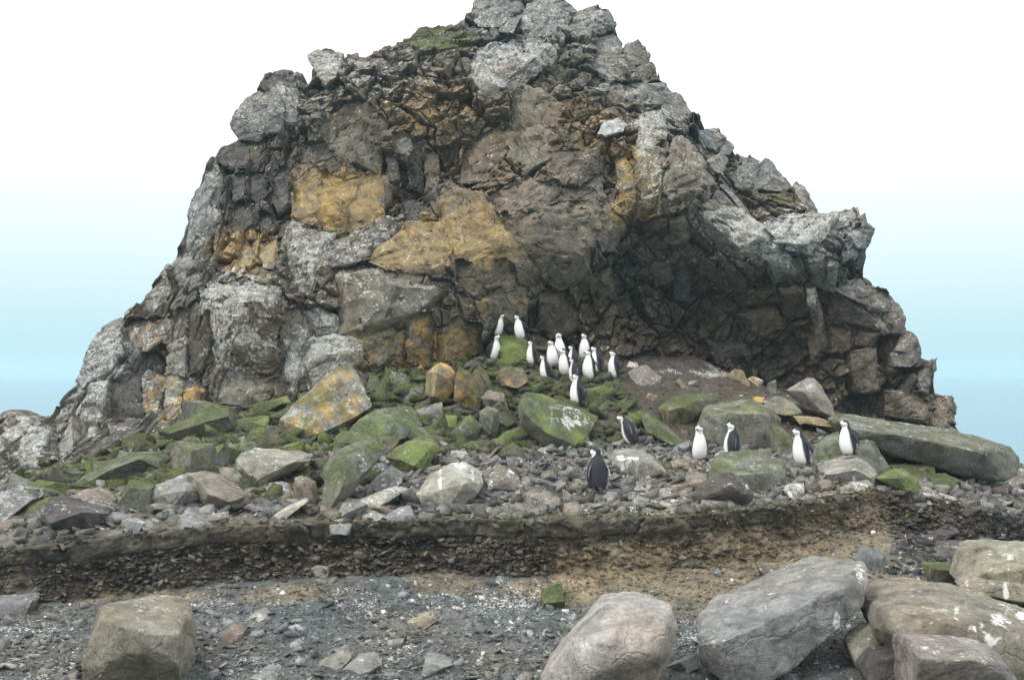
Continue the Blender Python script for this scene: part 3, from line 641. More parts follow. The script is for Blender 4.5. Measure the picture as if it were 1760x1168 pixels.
 ('brown slanting block at the right of the squat boulder', 'R', 'c390,880', '318,812,.6 345,810,.7 372,818,.6 400,838,.4 418,855,.1 394,880 352,866 340,846|358,848,-.1 392,862,-.1 345,830,.1', dict(o=.18)),
 ('flat grey slates spread on the terrace at the left', 'S', 'c215,900', '160,898 175,884,.2 191,880,.3 240,888,.4 292,889,.4 240,900 190,906', dict(w=.15)),
 ('grey slate leaning on the flat slates', 'S', 'c215,914', '192,914 225,893,.2 248,897,.2 232,912', dict()),
 ('small grey stone beside the dark angular boulder', 'S', 'c55,908', '40,905 48,890,.2 64,886,.2 70,900 55,912', dict()),
 ('brown flat stone at the left edge of the terrace', 'R', 'c20,915', '-15,905 10,893,.2 36,896,.2 40,905 10,916', dict()),
 ('grey stone under the pyramid stone', 'S', 'c283,886', '270,884 280,872,.1 300,874,.1 302,886', dict()),
 ('stone with a mossy cap in the gap below the upper left slab', 'K', 'c325,770', '312,768 318,752,.2 332,750,.2 344,760 330,776', dict(m=.5, o=.3)),
 ('dark grey triangular stone left of the centre field', 'S', 'c350,800', '326,800 338,784,.2 352,778,.3 370,795,.1 350,804', dict(m=.2)),
 ('small grey green block right of the triangular stone', 'M', 'c385,798', '372,796 378,780,.2 394,775,.2 402,790,.1 386,800', dict(m=.4)),
 ('brown and orange stone leaning left of the triangular one', 'B', 'c305,800', '285,798 296,770,.2 306,768,.2 318,788,.1 308,804', dict(o=.45)),
 ('long green bar of rock in the left field', 'M', 22.6, '360,756 372,738,.2 420,716,.4 462,714,.4 462,726,.1 428,744 372,768', dict(m=.75)),
 ('upper green bar of rock below the pale cliff foot', 'M', 24.0, '424,712 440,692,.2 494,680,.4 500,690,.2 470,705 430,722', dict(m=.85)),
 ('thin green bar of rock left of the orange slab', 'M', 23.2, '462,716 500,696,.3 508,698,.2 480,716', dict(m=.7)),
 ('green grey block left of the orange slab foot', 'M', 'c450,758', '425,752 430,738,.2 452,732,.3 470,740,.2 466,752 440,760', dict(m=.6)),
 ('green lump of rock at the end of the long bar', 'M', 'c418,726', '404,722 410,708,.2 424,706,.2 430,718 416,730', dict(m=.6)),
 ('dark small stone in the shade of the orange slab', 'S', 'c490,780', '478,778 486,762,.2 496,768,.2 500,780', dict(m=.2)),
 ('mossy stone left of the dark small stone', 'M', 'c465,778', '452,776 462,754,.2 478,750,.2 484,764 470,780', dict(m=.65)),
 # upper slope, middle
 ('orange edged upright block in the middle of the slope', 'B', 24.1, '729,686 733,640,.2 757,621,.5 775,630,.5 783,640,.4 782,668,.2 765,690 740,694|752,640,-.1 745,680,-.12 770,650,.05', dict(o=.58, m=.3)),
 ('broken orange green block right of the upright one', 'B', 23.8, '781,652 789,630,.3 805,637,.5 820,655,.5 821,678,.3 828,698,.1 814,712 780,688|800,660,-.05 805,680,-.1', dict(o=.52, m=.5)),
 ('square brown block with an orange top edge', 'B', 23.5, '826,684 838,670,.3 866,675,.5 876,712,.3 868,720 839,703|842,686,-.05 866,690,-.02', dict(o=.42, m=.3)),
 ('upright dark block with a white line below the square brown one', 'M', 'c842,752', '823,708 838,696,.3 857,705,.3 858,735,.1 850,752 827,752|830,712,-.08 850,712,-.08 842,740,-.1', dict(m=.40, g=.2)),
 ('grey green split boulder in the middle of the slope', 'M', 'c805,763', '772,746 786,732,.3 808,711,.6 828,730,.4 822,748,.2 809,764 780,755|800,728,-.05 812,745,-.1', dict(m=.50)),
 ('green rounded boulder left of the split boulder', 'M', 'c770,748', '746,726 759,711,.3 786,714,.4 784,734,.2 771,748 752,738', dict(m=.64)),
 ('dark flat stone behind the great green slab', 'M', 'c735,730', '713,706 735,696,.3 760,691,.4 762,712,.2 736,730', dict(m=.3)),
 ('pale green stone with white droppings at the upper left slope', 'M', 'c685,672', '664,664 672,637,.3 698,643,.4 706,664,.2 690,674 668,674', dict(m=.55, g=.48)),
 ('small dark green stone right of the orange slab peak', 'M', 'c640,672', '630,662 636,645,.2 648,644,.3 656,662,.1 642,676', dict(m=.5)),
 ('leaning green sliver between the slab peak and the pale green stone', 'M', 'c655,686', '643,688 650,664,.2 664,640,.4 670,650,.3 664,684', dict(m=.6)),
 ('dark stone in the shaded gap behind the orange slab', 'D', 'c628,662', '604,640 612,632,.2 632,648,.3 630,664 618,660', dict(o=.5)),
 ('low mossy ledge at the top of the great green slab', 'M', 'c670,694', '640,696 662,686,.3 692,688,.3 700,696 660,702', dict(m=.5)),
 ('grey stone left of the upright orange block', 'S', 'c705,690', '690,688 706,668,.2 728,664,.3 730,680,.1 708,696', dict(m=.4)),
 ('small rounded dark stone under the upright orange block', 'S', 'c722,698', '708,700 718,686,.1 734,686,.2 736,696 720,704', dict(m=.3)),
 ('orange brown stone at the foot of the moss mound', 'B', 25.2, '812,640 824,626,.2 838,640,.2 846,660 830,668 816,658', dict(o=.5, m=.45)),
 ('brown orange slab below the upper penguins', 'B', 24.9, '853,640 872,628,.3 900,634,.4 908,652,.2 890,668 862,662', dict(o=.45, m=.35)),
 ('big tilted green slab streaked white in the centre', 'M', 'c975,772', '890,688 903,671,.8 940,679,1.1 1000,703,1.1 1028,715,1.0 1006,753,.2 970,772 938,765 894,732|899,708,-.15 995,757,-.05 940,745,-.22', dict(m=.58, g=.25, ga=.66, gs=[(965,700,60,8),(985,720,34,26),(1010,725,18,24),(1005,705,26,8)])),
 ('low green boulder at the left foot of the streaked slab', 'M', 'c880,770', '850,756 868,742,.3 893,733,.5 915,745,.4 938,768,.1 905,774 853,771', dict(m=.68, sm=1)),
 ('green wedge slab on the edge of the rubble', 'M', 'c885,789', '856,778 870,766,.2 883,759,.3 915,782,.2 905,790 860,788|884,764,-.05 902,786,-.05', dict(m=.58)),
 ('white marked stone right of the green wedge', 'L', 'c930,780', '918,779 930,768,.2 953,775,.2 945,782', dict(g=.45)),
 ('dark grey stone under the right end of the streaked slab', 'S', 'c1000,772', '968,772 994,754,.2 1022,760,.3 1027,768,.2 1005,776', dict()),
 ('green slab propped behind the neck stretching penguin', 'M', 22.7, '1047,770 1056,742,.3 1066,717,.5 1084,712,.5 1102,745,.3 1104,768', dict(m=.55)),
 ('long narrow grey green slab sloping down to the right', 'M', 'c1145,768', '1100,712,.8 1113,709,.9 1145,730,.7 1174,752,.4 1156,766 1110,741,.3|1112,722,.4 1155,758,-.05', dict(m=.48)),
 ('green boulder with an orange topped dark face', 'M', 'c1165,728', '1131,702 1154,680,.5 1190,675,.9 1227,677,.8 1231,686,.6 1200,712,.1 1178,727 1148,728|1150,705,-.1 1172,700,-.15 1195,690,.1', dict(m=.55, o=.42)),
 ('great square mossy boulder in the right of the field', 'M', 22.0, '1198,748 1202,724,.2 1216,696,.6 1255,688,1.1 1292,686,1.2 1326,701,.9 1344,720,.7 1338,784 1300,790 1222,790|1216,716,-.05 1250,712,-.2 1310,712,-.15 1320,770,-.1 1230,770,-.15', dict(m=.46)),
 ('slab leaning on the right side of the great square boulder', 'M', 'c1350,782', '1326,728 1345,735,.3 1362,752,.3 1388,776,.2 1336,786 1330,760', dict(m=.48)),
 ('pointed pinkish boulder flecked with orange beside the cave slope', 'P', 24.6, '1352,670 1373,656,.6 1392,648,.8 1401,650,.8 1414,666,.7 1430,695,.4 1438,720,.2 1410,714 1386,704|1378,672,-.1 1402,672,-.05 1415,708,-.1', dict(o=.36, sm=1)),
 ('rounded dark boulder with orange patches left of the pointed one', 'M', 24.0, '1312,690 1336,680,.4 1363,690,.5 1380,708,.2 1345,714 1318,706', dict(o=.45, m=.3, sm=2)),
 ('flat orange lichen slab below the pointed boulder', 'B', 23.4, '1362,714 1400,716,.4 1442,728,.4 1436,738,.1 1375,728', dict(o=.66)),
 ('small orange stone on the square boulder top', 'O', 24.2, '1295,690 1298,681,.1 1315,682,.2 1312,692', dict(o=.7)),
 ('long flat mossy slab at the right with a dark gap beneath', 'M', 20.2, '1442,722,1.0 1446,713,1.6 1490,716,2.0 1612,734,2.2 1650,742,1.8 1702,753,1.6 1738,767,1.3 1757,790,.9 1758,818,.5 1728,830,.1 1672,826 1606,802 1540,786,.1 1476,762,.2 1460,738,.1|1462,736,-.1 1542,748,-.15 1608,763,-.18 1690,776,-.2', dict(m=.34, o=.28, sm=2)),
 ('grey green stone propping the left end of the long slab', 'M', 'c1500,812', '1474,770 1486,755,.3 1502,758,.3 1532,800,.2 1512,814 1480,792', dict(m=.42)),
 ('rounded mossy rock behind the penguin on the flat boulder', 'M', 'c1420,798', '1398,790 1408,765,.3 1420,750,.5 1442,740,.6 1454,778,.3 1445,795 1418,798', dict(m=.5, sm=2)),
 ('broad grey brown boulder right of the penguin cluster', 'P', 26.2, '1078,640 1092,630,.3 1111,626,.5 1138,648,.3 1131,670 1100,664', dict(w=.25)),
 ('white flecked stone behind the broad grey brown boulder', 'L', 26.8, '1076,630 1082,620,.2 1096,624,.2 1098,632', dict(w=.5)),
 ('narrow orange stone on the cave slope', 'K', 'c1176,668', '1162,654 1168,650,.1 1185,666,.1 1178,670', dict(o=.55)),
 ('orange lichen stone pile at the top of the cave slope', 'B', 'c1265,652', '1248,646 1262,634,.2 1278,636,.3 1284,650,.1 1266,654', dict(o=.6)),
 ('flat stone with an orange end on the cave slope', 'B', 'c1300,656', '1284,652 1296,646,.2 1314,654,.2 1306,660', dict(o=.5)),
 ('small grey orange stone below the stone pile', 'B', 'c1285,662', '1270,660 1278,652,.1 1292,656,.1 1288,664', dict(o=.45)),
 ('upright grey stone left of the pointed boulder', 'M', 'c1330,676', '1318,674 1324,656,.1 1334,652,.2 1336,676', dict(m=.3)),
 ('green stone right of the lowest penguin of the cluster', 'M', 'c1020,696', '1004,690 1008,668,.2 1036,661,.4 1057,669,.3 1040,690,.1 1022,698', dict(m=.68)),
 ('dark green pointed stone below the broad boulder', 'M', 'c1068,708', '1053,704 1064,690,.2 1076,682,.3 1086,695,.2 1064,710', dict(m=.6)),
 ('small orange brown stone right of the penguin cluster', 'B', 'c1122,688', '1108,684 1116,674,.1 1130,680,.2 1128,690', dict(o=.5)),
 ('flat grey stone left of the white breasted penguin', 'G', 'c1165,778', '1152,776 1166,764,.2 1190,756,.3 1192,764,.1 1170,780', dict()),
 ('grey brown stone at the feet of the white breasted penguin', 'R', 'c1160,806', '1148,800 1160,790,.2 1176,788,.2 1180,798 1165,808', dict()),
 ('bright green mound of moss under the two topmost penguins', 'M', 26.4, '840,600 846,582,.5 866,576,.8 884,578,.9 906,584,.8 914,604,.5 914,630,.1 880,634 846,630|862,596,.2 892,594,.2', dict(m=1.15, sm=3, g=.2)),
]

# ---------------------------------------------------------------- rock maker
def parse(s):
    out, inn = [], []
    a = s.split('|')
    for k, part in enumerate(a):
        for w in part.split():
            v = [float(t) for t in w.split(',')]
            (out if k == 0 else inn).append((v[0], v[1], v[2] if len(v) > 2 else None))
    return out, inn

def rock_mesh(name, P3, size, seed, sm=0, h=None, rough=1.0, flake=1.0):
    bm = bmesh.new()
    for p in P3:
        bm.verts.new(p)
    r = bmesh.ops.convex_hull(bm, input=list(bm.verts), use_existing_faces=False)
    bad = list({g for g in r['geom_interior'] + r['geom_unused'] if isinstance(g, bmesh.types.BMVert)})
    if bad:
        bmesh.ops.delete(bm, geom=bad, context='VERTS')
    h = h or max(.030, size / 22)
    for _ in range(6):
        es = [e for e in bm.edges if e.calc_length() > h * 1.5]
        if not es or len(bm.verts) > 9000:
            break
        bmesh.ops.subdivide_edges(bm, edges=es, cuts=1, use_grid_fill=True)
        bmesh.ops.triangulate(bm, faces=[f for f in bm.faces if len(f.verts) > 3])
    for _ in range(sm):
        bmesh.ops.smooth_vert(bm, verts=bm.verts, factor=.5, use_axis_x=True, use_axis_y=True, use_axis_z=True)
    bmesh.ops.recalc_face_normals(bm, faces=bm.faces)
    bm.normal_update()
    co = np.array([v.co for v in bm.verts]); no = np.array([v.normal for v in bm.verts])
    o = seed * 7.31
    q = co / size
    k = size * rough
    d = fbm(q * 1.7 + o, 3, 301) * .020 + fbm(q * 5 + o, 4, 303, .6) * .012
    # flakes broken off the faces
    fx = vnoise(q * 2 + o, 311) * .4
    f, e = facet((q[:, 0] + q[:, 1] * .6) * 3.1 + fx + o, (q[:, 2] * 1.5 + q[:, 1] * .5 - q[:, 0] * .4) * 3.1 + fx, 313)
    d = d + (f * .020 - .02 * sstep(.09, 0, e)) * flake
    f2, e2 = facet((q[:, 0] - q[:, 1] * .5) * 7 + fx + o, (q[:, 2] * 1.4 + q[:, 1] * .4) * 7, 317)
    d = d + (f2 * .010 - .010 * sstep(.1, 0, e2)) * flake
    co = co + no * (d * k)[:, None] + .012 * k * np.stack([vnoise(q * 8 + o + j * 5, 321) for j in range(3)], 1)
    for v, c in zip(bm.verts, co):
        v.co = c
    me = bpy.data.meshes.new(name)
    bm.to_mesh(me)
    bm.free()
    me.polygons.foreach_set('use_smooth', np.ones(len(me.polygons), bool))
    me.set_sharp_from_angle(angle=math.radians(38))
    return me

def set_cover(o, tint, op, seed):
    r = random.Random(seed)
    g = r.uniform(.86, 1.14)
    o['tint'] = [c * g * r.uniform(.96, 1.04) for c in tint]
    o['cover'] = [float(op.get('o', .12)), float(op.get('w', .22)), float(op.get('m', .10))]
    o['guano'] = float(op.get('g', .12))

def shape(outline, inner, Yof, op, seed, lean, back_rel, under=0.0):
    """near and far corners in world space"""
    r = random.Random(seed)
    pxs = np.array([[a[0], a[1]] for a in outline])
    cx_, cy_ = pxs.mean(0)
    pb = pxs[:, 1].max()
    Yc = Yof(cx_, cy_)
    sc = Yc / F
    Wd, Hd = (pxs[:, 0].max() - pxs[:, 0].min()) * sc, (pxs[:, 1].max() - pxs[:, 1].min()) * sc
    size = max(Wd, Hd)
    pts = []
    for (a, b, dd) in outline:
        base = Yof(a, b) + (lean * (pb - b) * sc + under * max(0, 1 - (pb - b) * sc / (.3 * Hd + 1e-6)) * min(Wd, Hd) if dd is None else dd) + op.get('off', 0)
        pts.append(P(a, b, base))
    if inner:
        for (a, b, dd) in inner:
            pts.append(P(a, b, Yof(a, b) + (dd or 0) + op.get('off', 0)))
    else:
        rel = op.get('rel', back_rel * min(Wd, Hd))
        tx, ty = r.uniform(-.12, .12), r.uniform(.02, .16)
        for (a, b, dd) in outline:
            s = r.uniform(.6, .8)
            a2 = cx_ + (a - cx_) * s + tx * (pxs[:, 0].max() - pxs[:, 0].min())
            b2 = cy_ + (b - cy_) * s + ty * (pxs[:, 1].max() - pxs[:, 1].min())
            base = Yof(a, b) + (lean * (pb - b2) * sc if dd is None else dd * .6) - rel * r.uniform(.7, 1.15) + op.get('off', 0)
            pts.append(P(a2, b2, base))
    th = op.get('th', max(.35, .62 * size))
    c3 = np.mean(pts, 0)
    for p in list(pts[:len(outline)]):
        q = c3 + (p - c3) * .78
        q[1] = p[1] + th * r.uniform(.8, 1.0)
        pts.append(q)
    return np.array(pts), size

# the cliff mass lies back where a traced block stands in front of it
def inside(poly, x, y):
    r = np.zeros(x.shape, bool)
    n = len(poly)
    for i in range(n):
        x1, y1 = poly[i][:2]; x2, y2 = poly[(i + 1) % n][:2]
        if y1 == y2: continue
        c = ((y1 > y) != (y2 > y)) & (x < (x2 - x1) * (y - y1) / (y2 - y1) + x1)
        r ^= c
    return r

# ---------------------------------------------------------------- sea
def grid_plane(name, x0, x1, y0, y1, z, mat, n=2):
    xs, ys = np.linspace(x0, x1, n), np.linspace(y0, y1, n)
    X, Y = np.meshgrid(xs, ys)
    v = np.stack([X.ravel(), Y.ravel(), np.full(X.size, z)], 1)
    i = np.arange(n * n).reshape(n, n)
    q = np.stack([i[:-1, :-1], i[:-1, 1:], i[1:, 1:], i[1:, :-1]], -1).reshape(-1, 4)
    return link(name, mesh_from(name, v, q), mat, kind='structure')
grid_plane('sea', -1400, 1400, -600, 1800, -1.6, M_SEA, 9)

# ---------------------------------------------------------------- ground: beach, earth bank, terrace, boulder slope
lip_px = np.array([-260, -120, 0, 60, 200, 370, 480, 620, 800, 1000, 1130, 1220, 1330, 1430, 1500, 1560, 1640, 1760, 1900, 2100])
lip_py = np.array([985, 962, 945, 938, 922, 903, 901, 893, 892, 893, 888, 879, 868, 852, 844, 852, 866, 890, 925, 960])
lip_Y = np.array([13.0, 13.4, 13.8, 14.0, 14.3, 14.7, 14.9, 15.0, 15.1, 15.2, 15.5, 15.8, 16.3, 16.9, 17.3, 17.6, 18.0, 18.6, 19.2, 20.0])
lip_pts = np.array([P(a, b, c) for a, b, c in zip(lip_px, lip_py, lip_Y)])
def lipY(x):
    x = np.asarray(x, float); q_ = np.stack([x.ravel(), x.ravel() * 0, x.ravel() * 0], 1)
    j = fbm(q_ * 1.1 + 3, 3, 501) * .16 + fbm(q_ * 4.5, 3, 503) * .06
    return np.interp(x, lip_pts[:, 0], lip_Y) + j.reshape(x.shape)
def lipZ(x): return np.interp(x, lip_pts[:, 0], lip_pts[:, 2])

terr_c = [(1027, 847, 16.6), (800, 868, 16.0), (600, 868, 16.0), (400, 880, 15.6), (200, 893, 15.2), (50, 905, 15.0), (-120, 935, 15.2),
 (1200, 792, 20.3), (1375, 803, 19.4), (1458, 806, 19.6), (1093, 768, 21.8), (1000, 772, 21.2), (900, 782, 20.6), (760, 792, 19.8), (640, 835, 17.6),
 (560, 862, 16.6), (440, 832, 17.8), (300, 838, 17.2), (150, 868, 16.2), (0, 885, 16.2), (100, 825, 20.5), (250, 765, 22.4), (400, 742, 23.2),
 (480, 706, 24.6), (640, 655, 25.6), (700, 722, 23.4), (850, 702, 24.3), (990, 698, 24.2), (930, 656, 25.6), (845, 622, 26.6), (880, 600, 27.4),
 (1050, 655, 26.0), (1013, 657, 25.7), (1003, 622, 27.6), (1150, 642, 27.6), (1250, 655, 27.6), (1180, 612, 30.4), (1300, 690, 25.6), (1400, 706, 25.6),
 (1450, 716, 27.5), (1550, 742, 27), (1640, 762, 26), (1250, 742, 23.5), (1400, 765, 22.4), (1550, 812, 20.4), (1700, 850, 19.8), (1760, 868, 20.2),
 (1900, 930, 21), (1760, 800, 28), (1900, 850, 28), (2200, 1000, 24), (-100, 900, 18), (-200, 880, 22), (-60, 830, 23), (-400, 900, 24)]
tp = [tuple(P(*c)) for c in terr_c]
tp += [(x, lipY(x) + .05, lipZ(x)) for x in np.linspace(-9.5, 13, 24)]
tp += [(-14, 34, .3), (-5, 36, 1.6), (3, 37, 2), (9, 36, .6), (15, 34, -.4), (-16, 44, -2.6), (0, 48, -2.6), (16, 44, -2.6), (-26, 30, -2.4), (24, 32, -2.4), (26, 20, -2.4), (-24, 18, -1.6)]
tp = np.array(tp)
terr = GridFn(RBF(tp[:, :2], tp[:, 2]), -30, 30, 240, 12, 60, 200)

def prof(x):
    """depth and height of the ground profile at x: near ground, beach, toe, bank face, lip"""
    L, Z = lipY(x), lipZ(x)
    hb = np.interp(x, [-7.5, -6, 4, 5.2, 6.5, 7.5, 9], [.62, .78, .76, .55, .30, .24, .3])   # height of the vertical bank
    return L, Z, hb

NX = 760
xs = np.concatenate([np.linspace(-40, -9.6, 50)[:-1], np.linspace(-9.6, 10.6, NX), np.linspace(10.6, 40, 50)[1:]])
rows = []       # each row: (kind, parameter)
L, Zl, HB = prof(xs)
one = np.ones_like(xs)
def beach_z(x, y):
    # beach rises gently towards the foot of the bank, higher and brown under the right part
    L, Z, hb = prof(x)
    toe = Z - hb - np.interp(x, [3.5, 5, 7], [.02, .10, .35])
    near = -3.32 + EYE + np.interp(x, [-6, 0, 4, 6], [.05, 0, -.02, .02])
    t = np.clip((y - 10.5) / (L - .45 - 10.5), 0, 1)
    z = near + (toe - near) * t ** 1.15
    return np.where(y < 10.5, near + (10.5 - y) * .14, z)
seq = []
for y in np.linspace(-14, 8.5, 24): seq.append((y * one, None))
for t in np.linspace(0, 1, 190)[1:]:
    Y = 8.5 + (L - .42 - 8.5) * t
    seq.append((Y, None))
gy = [s[0] for s in seq]
gz = [beach_z(xs, y) for y in gy]
zone = [0.0] * len(gy)
# bank profile points (offset from the lip, fraction of bank height below the lip)
bank = [(-.42, 1.0), (-.22, .93), (-.10, .72), (.03, .46), (.02, .34), (-.04, .30), (-.075, .20), (-.085, .08), (-.088, .015), (-.06, .0), (.10, .0)]
soft = np.interp(xs, [4.6, 6.0, 7.2, 9.5], [0, .55, .9, .5])       # to the right the bank slumps to a slope
z_toe = beach_z(xs, L - .42)
bo = np.array([b[0] for b in bank]); bf = np.array([b[1] for b in bank])
seg = np.concatenate([[0], np.cumsum(np.hypot(np.diff(bo), np.diff(bf)))]); seg /= seg[-1]
for t in np.linspace(0, 1, 64)[1:]:
    o = np.interp(t, seg, bo); f = np.interp(t, seg, bf)
    o2 = -.42 - 1.0 * soft * 0 + (.52) * t; f2 = 1 - t
    oo = o * (1 - soft) + o2 * soft; ff = f * (1 - soft) + f2 * soft
    gy.append(L + oo); gz.append(z_toe + (Zl - z_toe) * (1 - ff)); zone.append(1.0 + t)
for t in np.linspace(0, 1, 250)[1:]:
    y0 = L + .10
    Y = y0 + (32 - y0) * (t * .75 + .25 * t * t)
    gy.append(Y); gz.append(terr(xs, Y)); zone.append(3.0)
for t in np.linspace(0, 1, 26)[1:]:
    Y = 32 + 40 * t * one
    gy.append(Y); gz.append(np.minimum(terr(xs, np.minimum(Y, 59)), 3) - 3 * t); zone.append(3.0)
GY, GZ = np.array(gy), np.array(gz)
GX = np.broadcast_to(xs, GY.shape).copy()
ZN = np.broadcast_to(np.array(zone)[:, None], GY.shape)
# far outside the headland everything goes under the sea
edge = sstep(13, 24, np.abs(GX - .5)) * 3.2
GZ = GZ - edge
pts = np.stack([GX.ravel(), GY.ravel(), GZ.ravel()], 1)
zn = ZN.ravel()
x, y, z = pts.T
ppx = CX + x / np.maximum(y, 1) * F
ppy = HOR - (z - EYE) / np.maximum(y, 1) * F
isbank = (zn > 1) & (zn < 2.0001)
tb = np.where(isbank, zn - 1, 0)
lowbank = sstep(.02, .2, tb) * (1 - sstep(.52, .66, tb)) * isbank
# relief
q = pts * 1.0
dz = fbm(q * 1.1, 4, 3) * .07 + fbm(q * 5, 4, 9) * .03
fh, fe = facet(x * 5.2 + vnoise(q * 3, 5) * .5, y * 5.2 + vnoise(q * 3, 6) * .5, 21)
dz = dz + np.where(zn >= 3, fh * .035, fh * .012) * (y < 33)
ripple = fbm(q * np.array([3.5, 12, 3.5]), 4, 31) * .028 * (zn == 0)
rub, rub_e = facet(x * 7.5, z * 13 + fbm(q * 4, 2, 77) * .6, 41)
dy = -(rub * .05 + .03) * lowbank * sstep(.0, .2, rub_e) - fbm(q * 8, 4, 55, .65) * .07 * isbank - fbm(q * 1.6, 3, 57) * .20 * isbank * np.sin(np.clip(tb, 0, 1) * 3.14159)
fade = np.where(isbank, .35, 1.0) * sstep(-.2, .6, np.where(zn >= 3, y - np.interp(x, xs, L), 9))
fade = np.where(zn == 0, sstep(0.0, .5, np.interp(x, xs, L) - .4 - y) * .9 + .1, fade)
pts[:, 2] += dz * fade + ripple
cr_h, cr_e = facet(x * 1.3 + fbm(q * 2, 3, 511) * .6, z * .8, 513)
dy = dy + (cr_h * .06 + .035 * sstep(.06, 0, cr_e)) * isbank * sstep(.45, .62, tb)
pts[:, 1] += dy
G_PTS = pts
nr, nc = GY.shape
gi = np.arange(nr * nc).reshape(nr, nc)
gq = np.stack([gi[:-1, :-1], gi[:-1, 1:], gi[1:, 1:], gi[1:, :-1]], -1).reshape(-1, 4)
# colours: what the earth is made of, zone by zone
n_a = fbm(pts * .8, 4, 61); n_b = fbm(pts * 3, 4, 63)
g_na, g_nb = n_a, n_b
C_beach = np.array([.130, .148, .150]); C_brown = np.array([.245, .208, .142]); C_crust = np.array([.115, .108, .088])
C_bank = np.array([.075, .062, .046]); C_terr = np.array([.20, .195, .175]); C_slope = np.array([.095, .088, .068]); C_cave = np.array([.115, .102, .085])
tint = np.tile(C_beach, (len(pts), 1))
def lay(c, w):
    global tint
    w = np.clip(w, 0, 1)[:, None]
    tint = tint * (1 - w) + np.asarray(c) * w
def blob(cx, cy, rx, ry, p=2.0, jit=.35):
    d = ((ppx - cx) / rx) ** 2 + ((ppy - cy) / ry) ** 2
    return np.clip(1.35 - d + g_na * jit * 2 + g_nb * jit * 1.4, 0, 1)
earth = np.maximum.reduce([blob(1170, 985, 250, 72), blob(1430, 910, 180, 75), blob(1300, 935, 190, 60), blob(1010, 1005, 130, 30), blob(1320, 960, 190, 70), blob(770, 1002, 80, 26) * .9, blob(250, 1020, 110, 18) * .8, blob(30, 985, 60, 40) * .7, blob(500, 1020, 90, 16) * .6])
lay(C_brown, earth * (zn < 2))
lay(C_bank, lowbank * (1 - earth * .85) * 1.3)
lay(C_bank * 1.25, blob(1660, 900, 130, 90) * (zn < 3))
lay(C_crust, sstep(.55, .68, tb + n_b * .05) * isbank * (1 - .5 * sstep(4.5, 6.5, x)))
lay(C_bank * 1.2, sstep(.60, .8, tb) * isbank * sstep(4.2, 6.5, x) * (n_b > -.2))
lay(C_terr, (zn >= 3) * 1.0)
slope_w = sstep(1.62, 2.0, z - sstep(-3, 3, x) * .08) * (zn >= 3)
lay(C_slope, slope_w * 1.0)
lay(C_cave, (zn >= 3) * sstep(1.5, 4.5, x) * sstep(24.3, 26, y))
lay(np.array([.17, .165, .13]), (zn >= 3) * sstep(-2.0, -5.5, x) * sstep(18.5, 17, y) * .8)
tint *= (1 + n_a * .25 + n_b * .22)[:, None]
moss = np.zeros(len(pts))
Lx = np.interp(x, xs, L)
moss = np.maximum(moss, (zn >= 2) * sstep(.7, .12, y - Lx) * sstep(-2.0, -.6, x) * sstep(5.2, 4.2, x) * .62)
moss = np.maximum(moss, isbank * sstep(.68, .95, tb) * sstep(-1.5, 0, x) * sstep(4.5, 3, x) * .34)
moss = np.maximum(moss, slope_w * sstep(2.6, .6, x) * .62)
moss = np.maximum(moss, (zn >= 3) * sstep(-2.5, -4.5, x) * sstep(16, 17.5, y) * .52)
gu = np.zeros(len(pts))
gu = np.maximum(gu, blob(640, 1035, 150, 45) * (zn == 0) * .56)
gu = np.maximum(gu, blob(850, 1030, 120, 40) * (zn == 0) * .54)
gu = np.maximum(gu, blob(1560, 1030, 120, 50) * (zn == 0) * .52)
gu = np.maximum(gu, (zn == 0) * .40)
gu = np.maximum(gu, (zn >= 3) * (1 - slope_w) * .52 * sstep(-2.5, -1, x))
gu = np.maximum(gu, blob(1010, 800, 190, 50) * (zn >= 3) * .60)
gu = np.maximum(gu, blob(1200, 640, 90, 14) * .66)
cover = np.stack([np.zeros(len(pts)), np.zeros(len(pts)), moss, gu], 1)
g_me = mesh_from('ground', pts, gq)
add_attr(g_me, 'tint', tint); add_attr(g_me, 'cover', cover)
g_me.polygons.foreach_set('use_smooth', np.ones(len(g_me.polygons), bool))
ground = link('ground', g_me, M_GROUND, kind='structure')
G_ZONE, G_PX, G_PY, G_LOW, G_TB, G_SLOPE, G_EARTH = zn, ppx, ppy, lowbank, tb, slope_w, earth
from mathutils.bvhtree import BVHTree
# a light copy of the ground for placing things on it
sel_r = np.unique(np.concatenate([np.arange(0, nr, 3), [nr - 1]])); sel_c = np.arange(0, nc, 3)
sub = gi[np.ix_(sel_r, sel_c)]
lookup = {}
sv = pts[sub.ravel()]
si = np.arange(sub.size).reshape(sub.shape)
sq = np.stack([si[:-1, :-1], si[:-1, 1:], si[1:, 1:], si[1:, :-1]], -1).reshape(-1, 4)
G_BVH = BVHTree.FromPolygons([tuple(v) for v in sv.tolist()], [tuple(f) for f in sq.tolist()])
def ground_hit(px, py):
    d = Vector(((px - CX) / F, 1, -(py - HOR) / F)); d.normalize()
    h = G_BVH.ray_cast(Vector((0, 0, EYE)), d)
    return h[0]
def ground_z(x, y):
    h = G_BVH.ray_cast(Vector((x, y, 60)), Vector((0, 0, -1)))
    return h[0].z if h[0] else 0.0

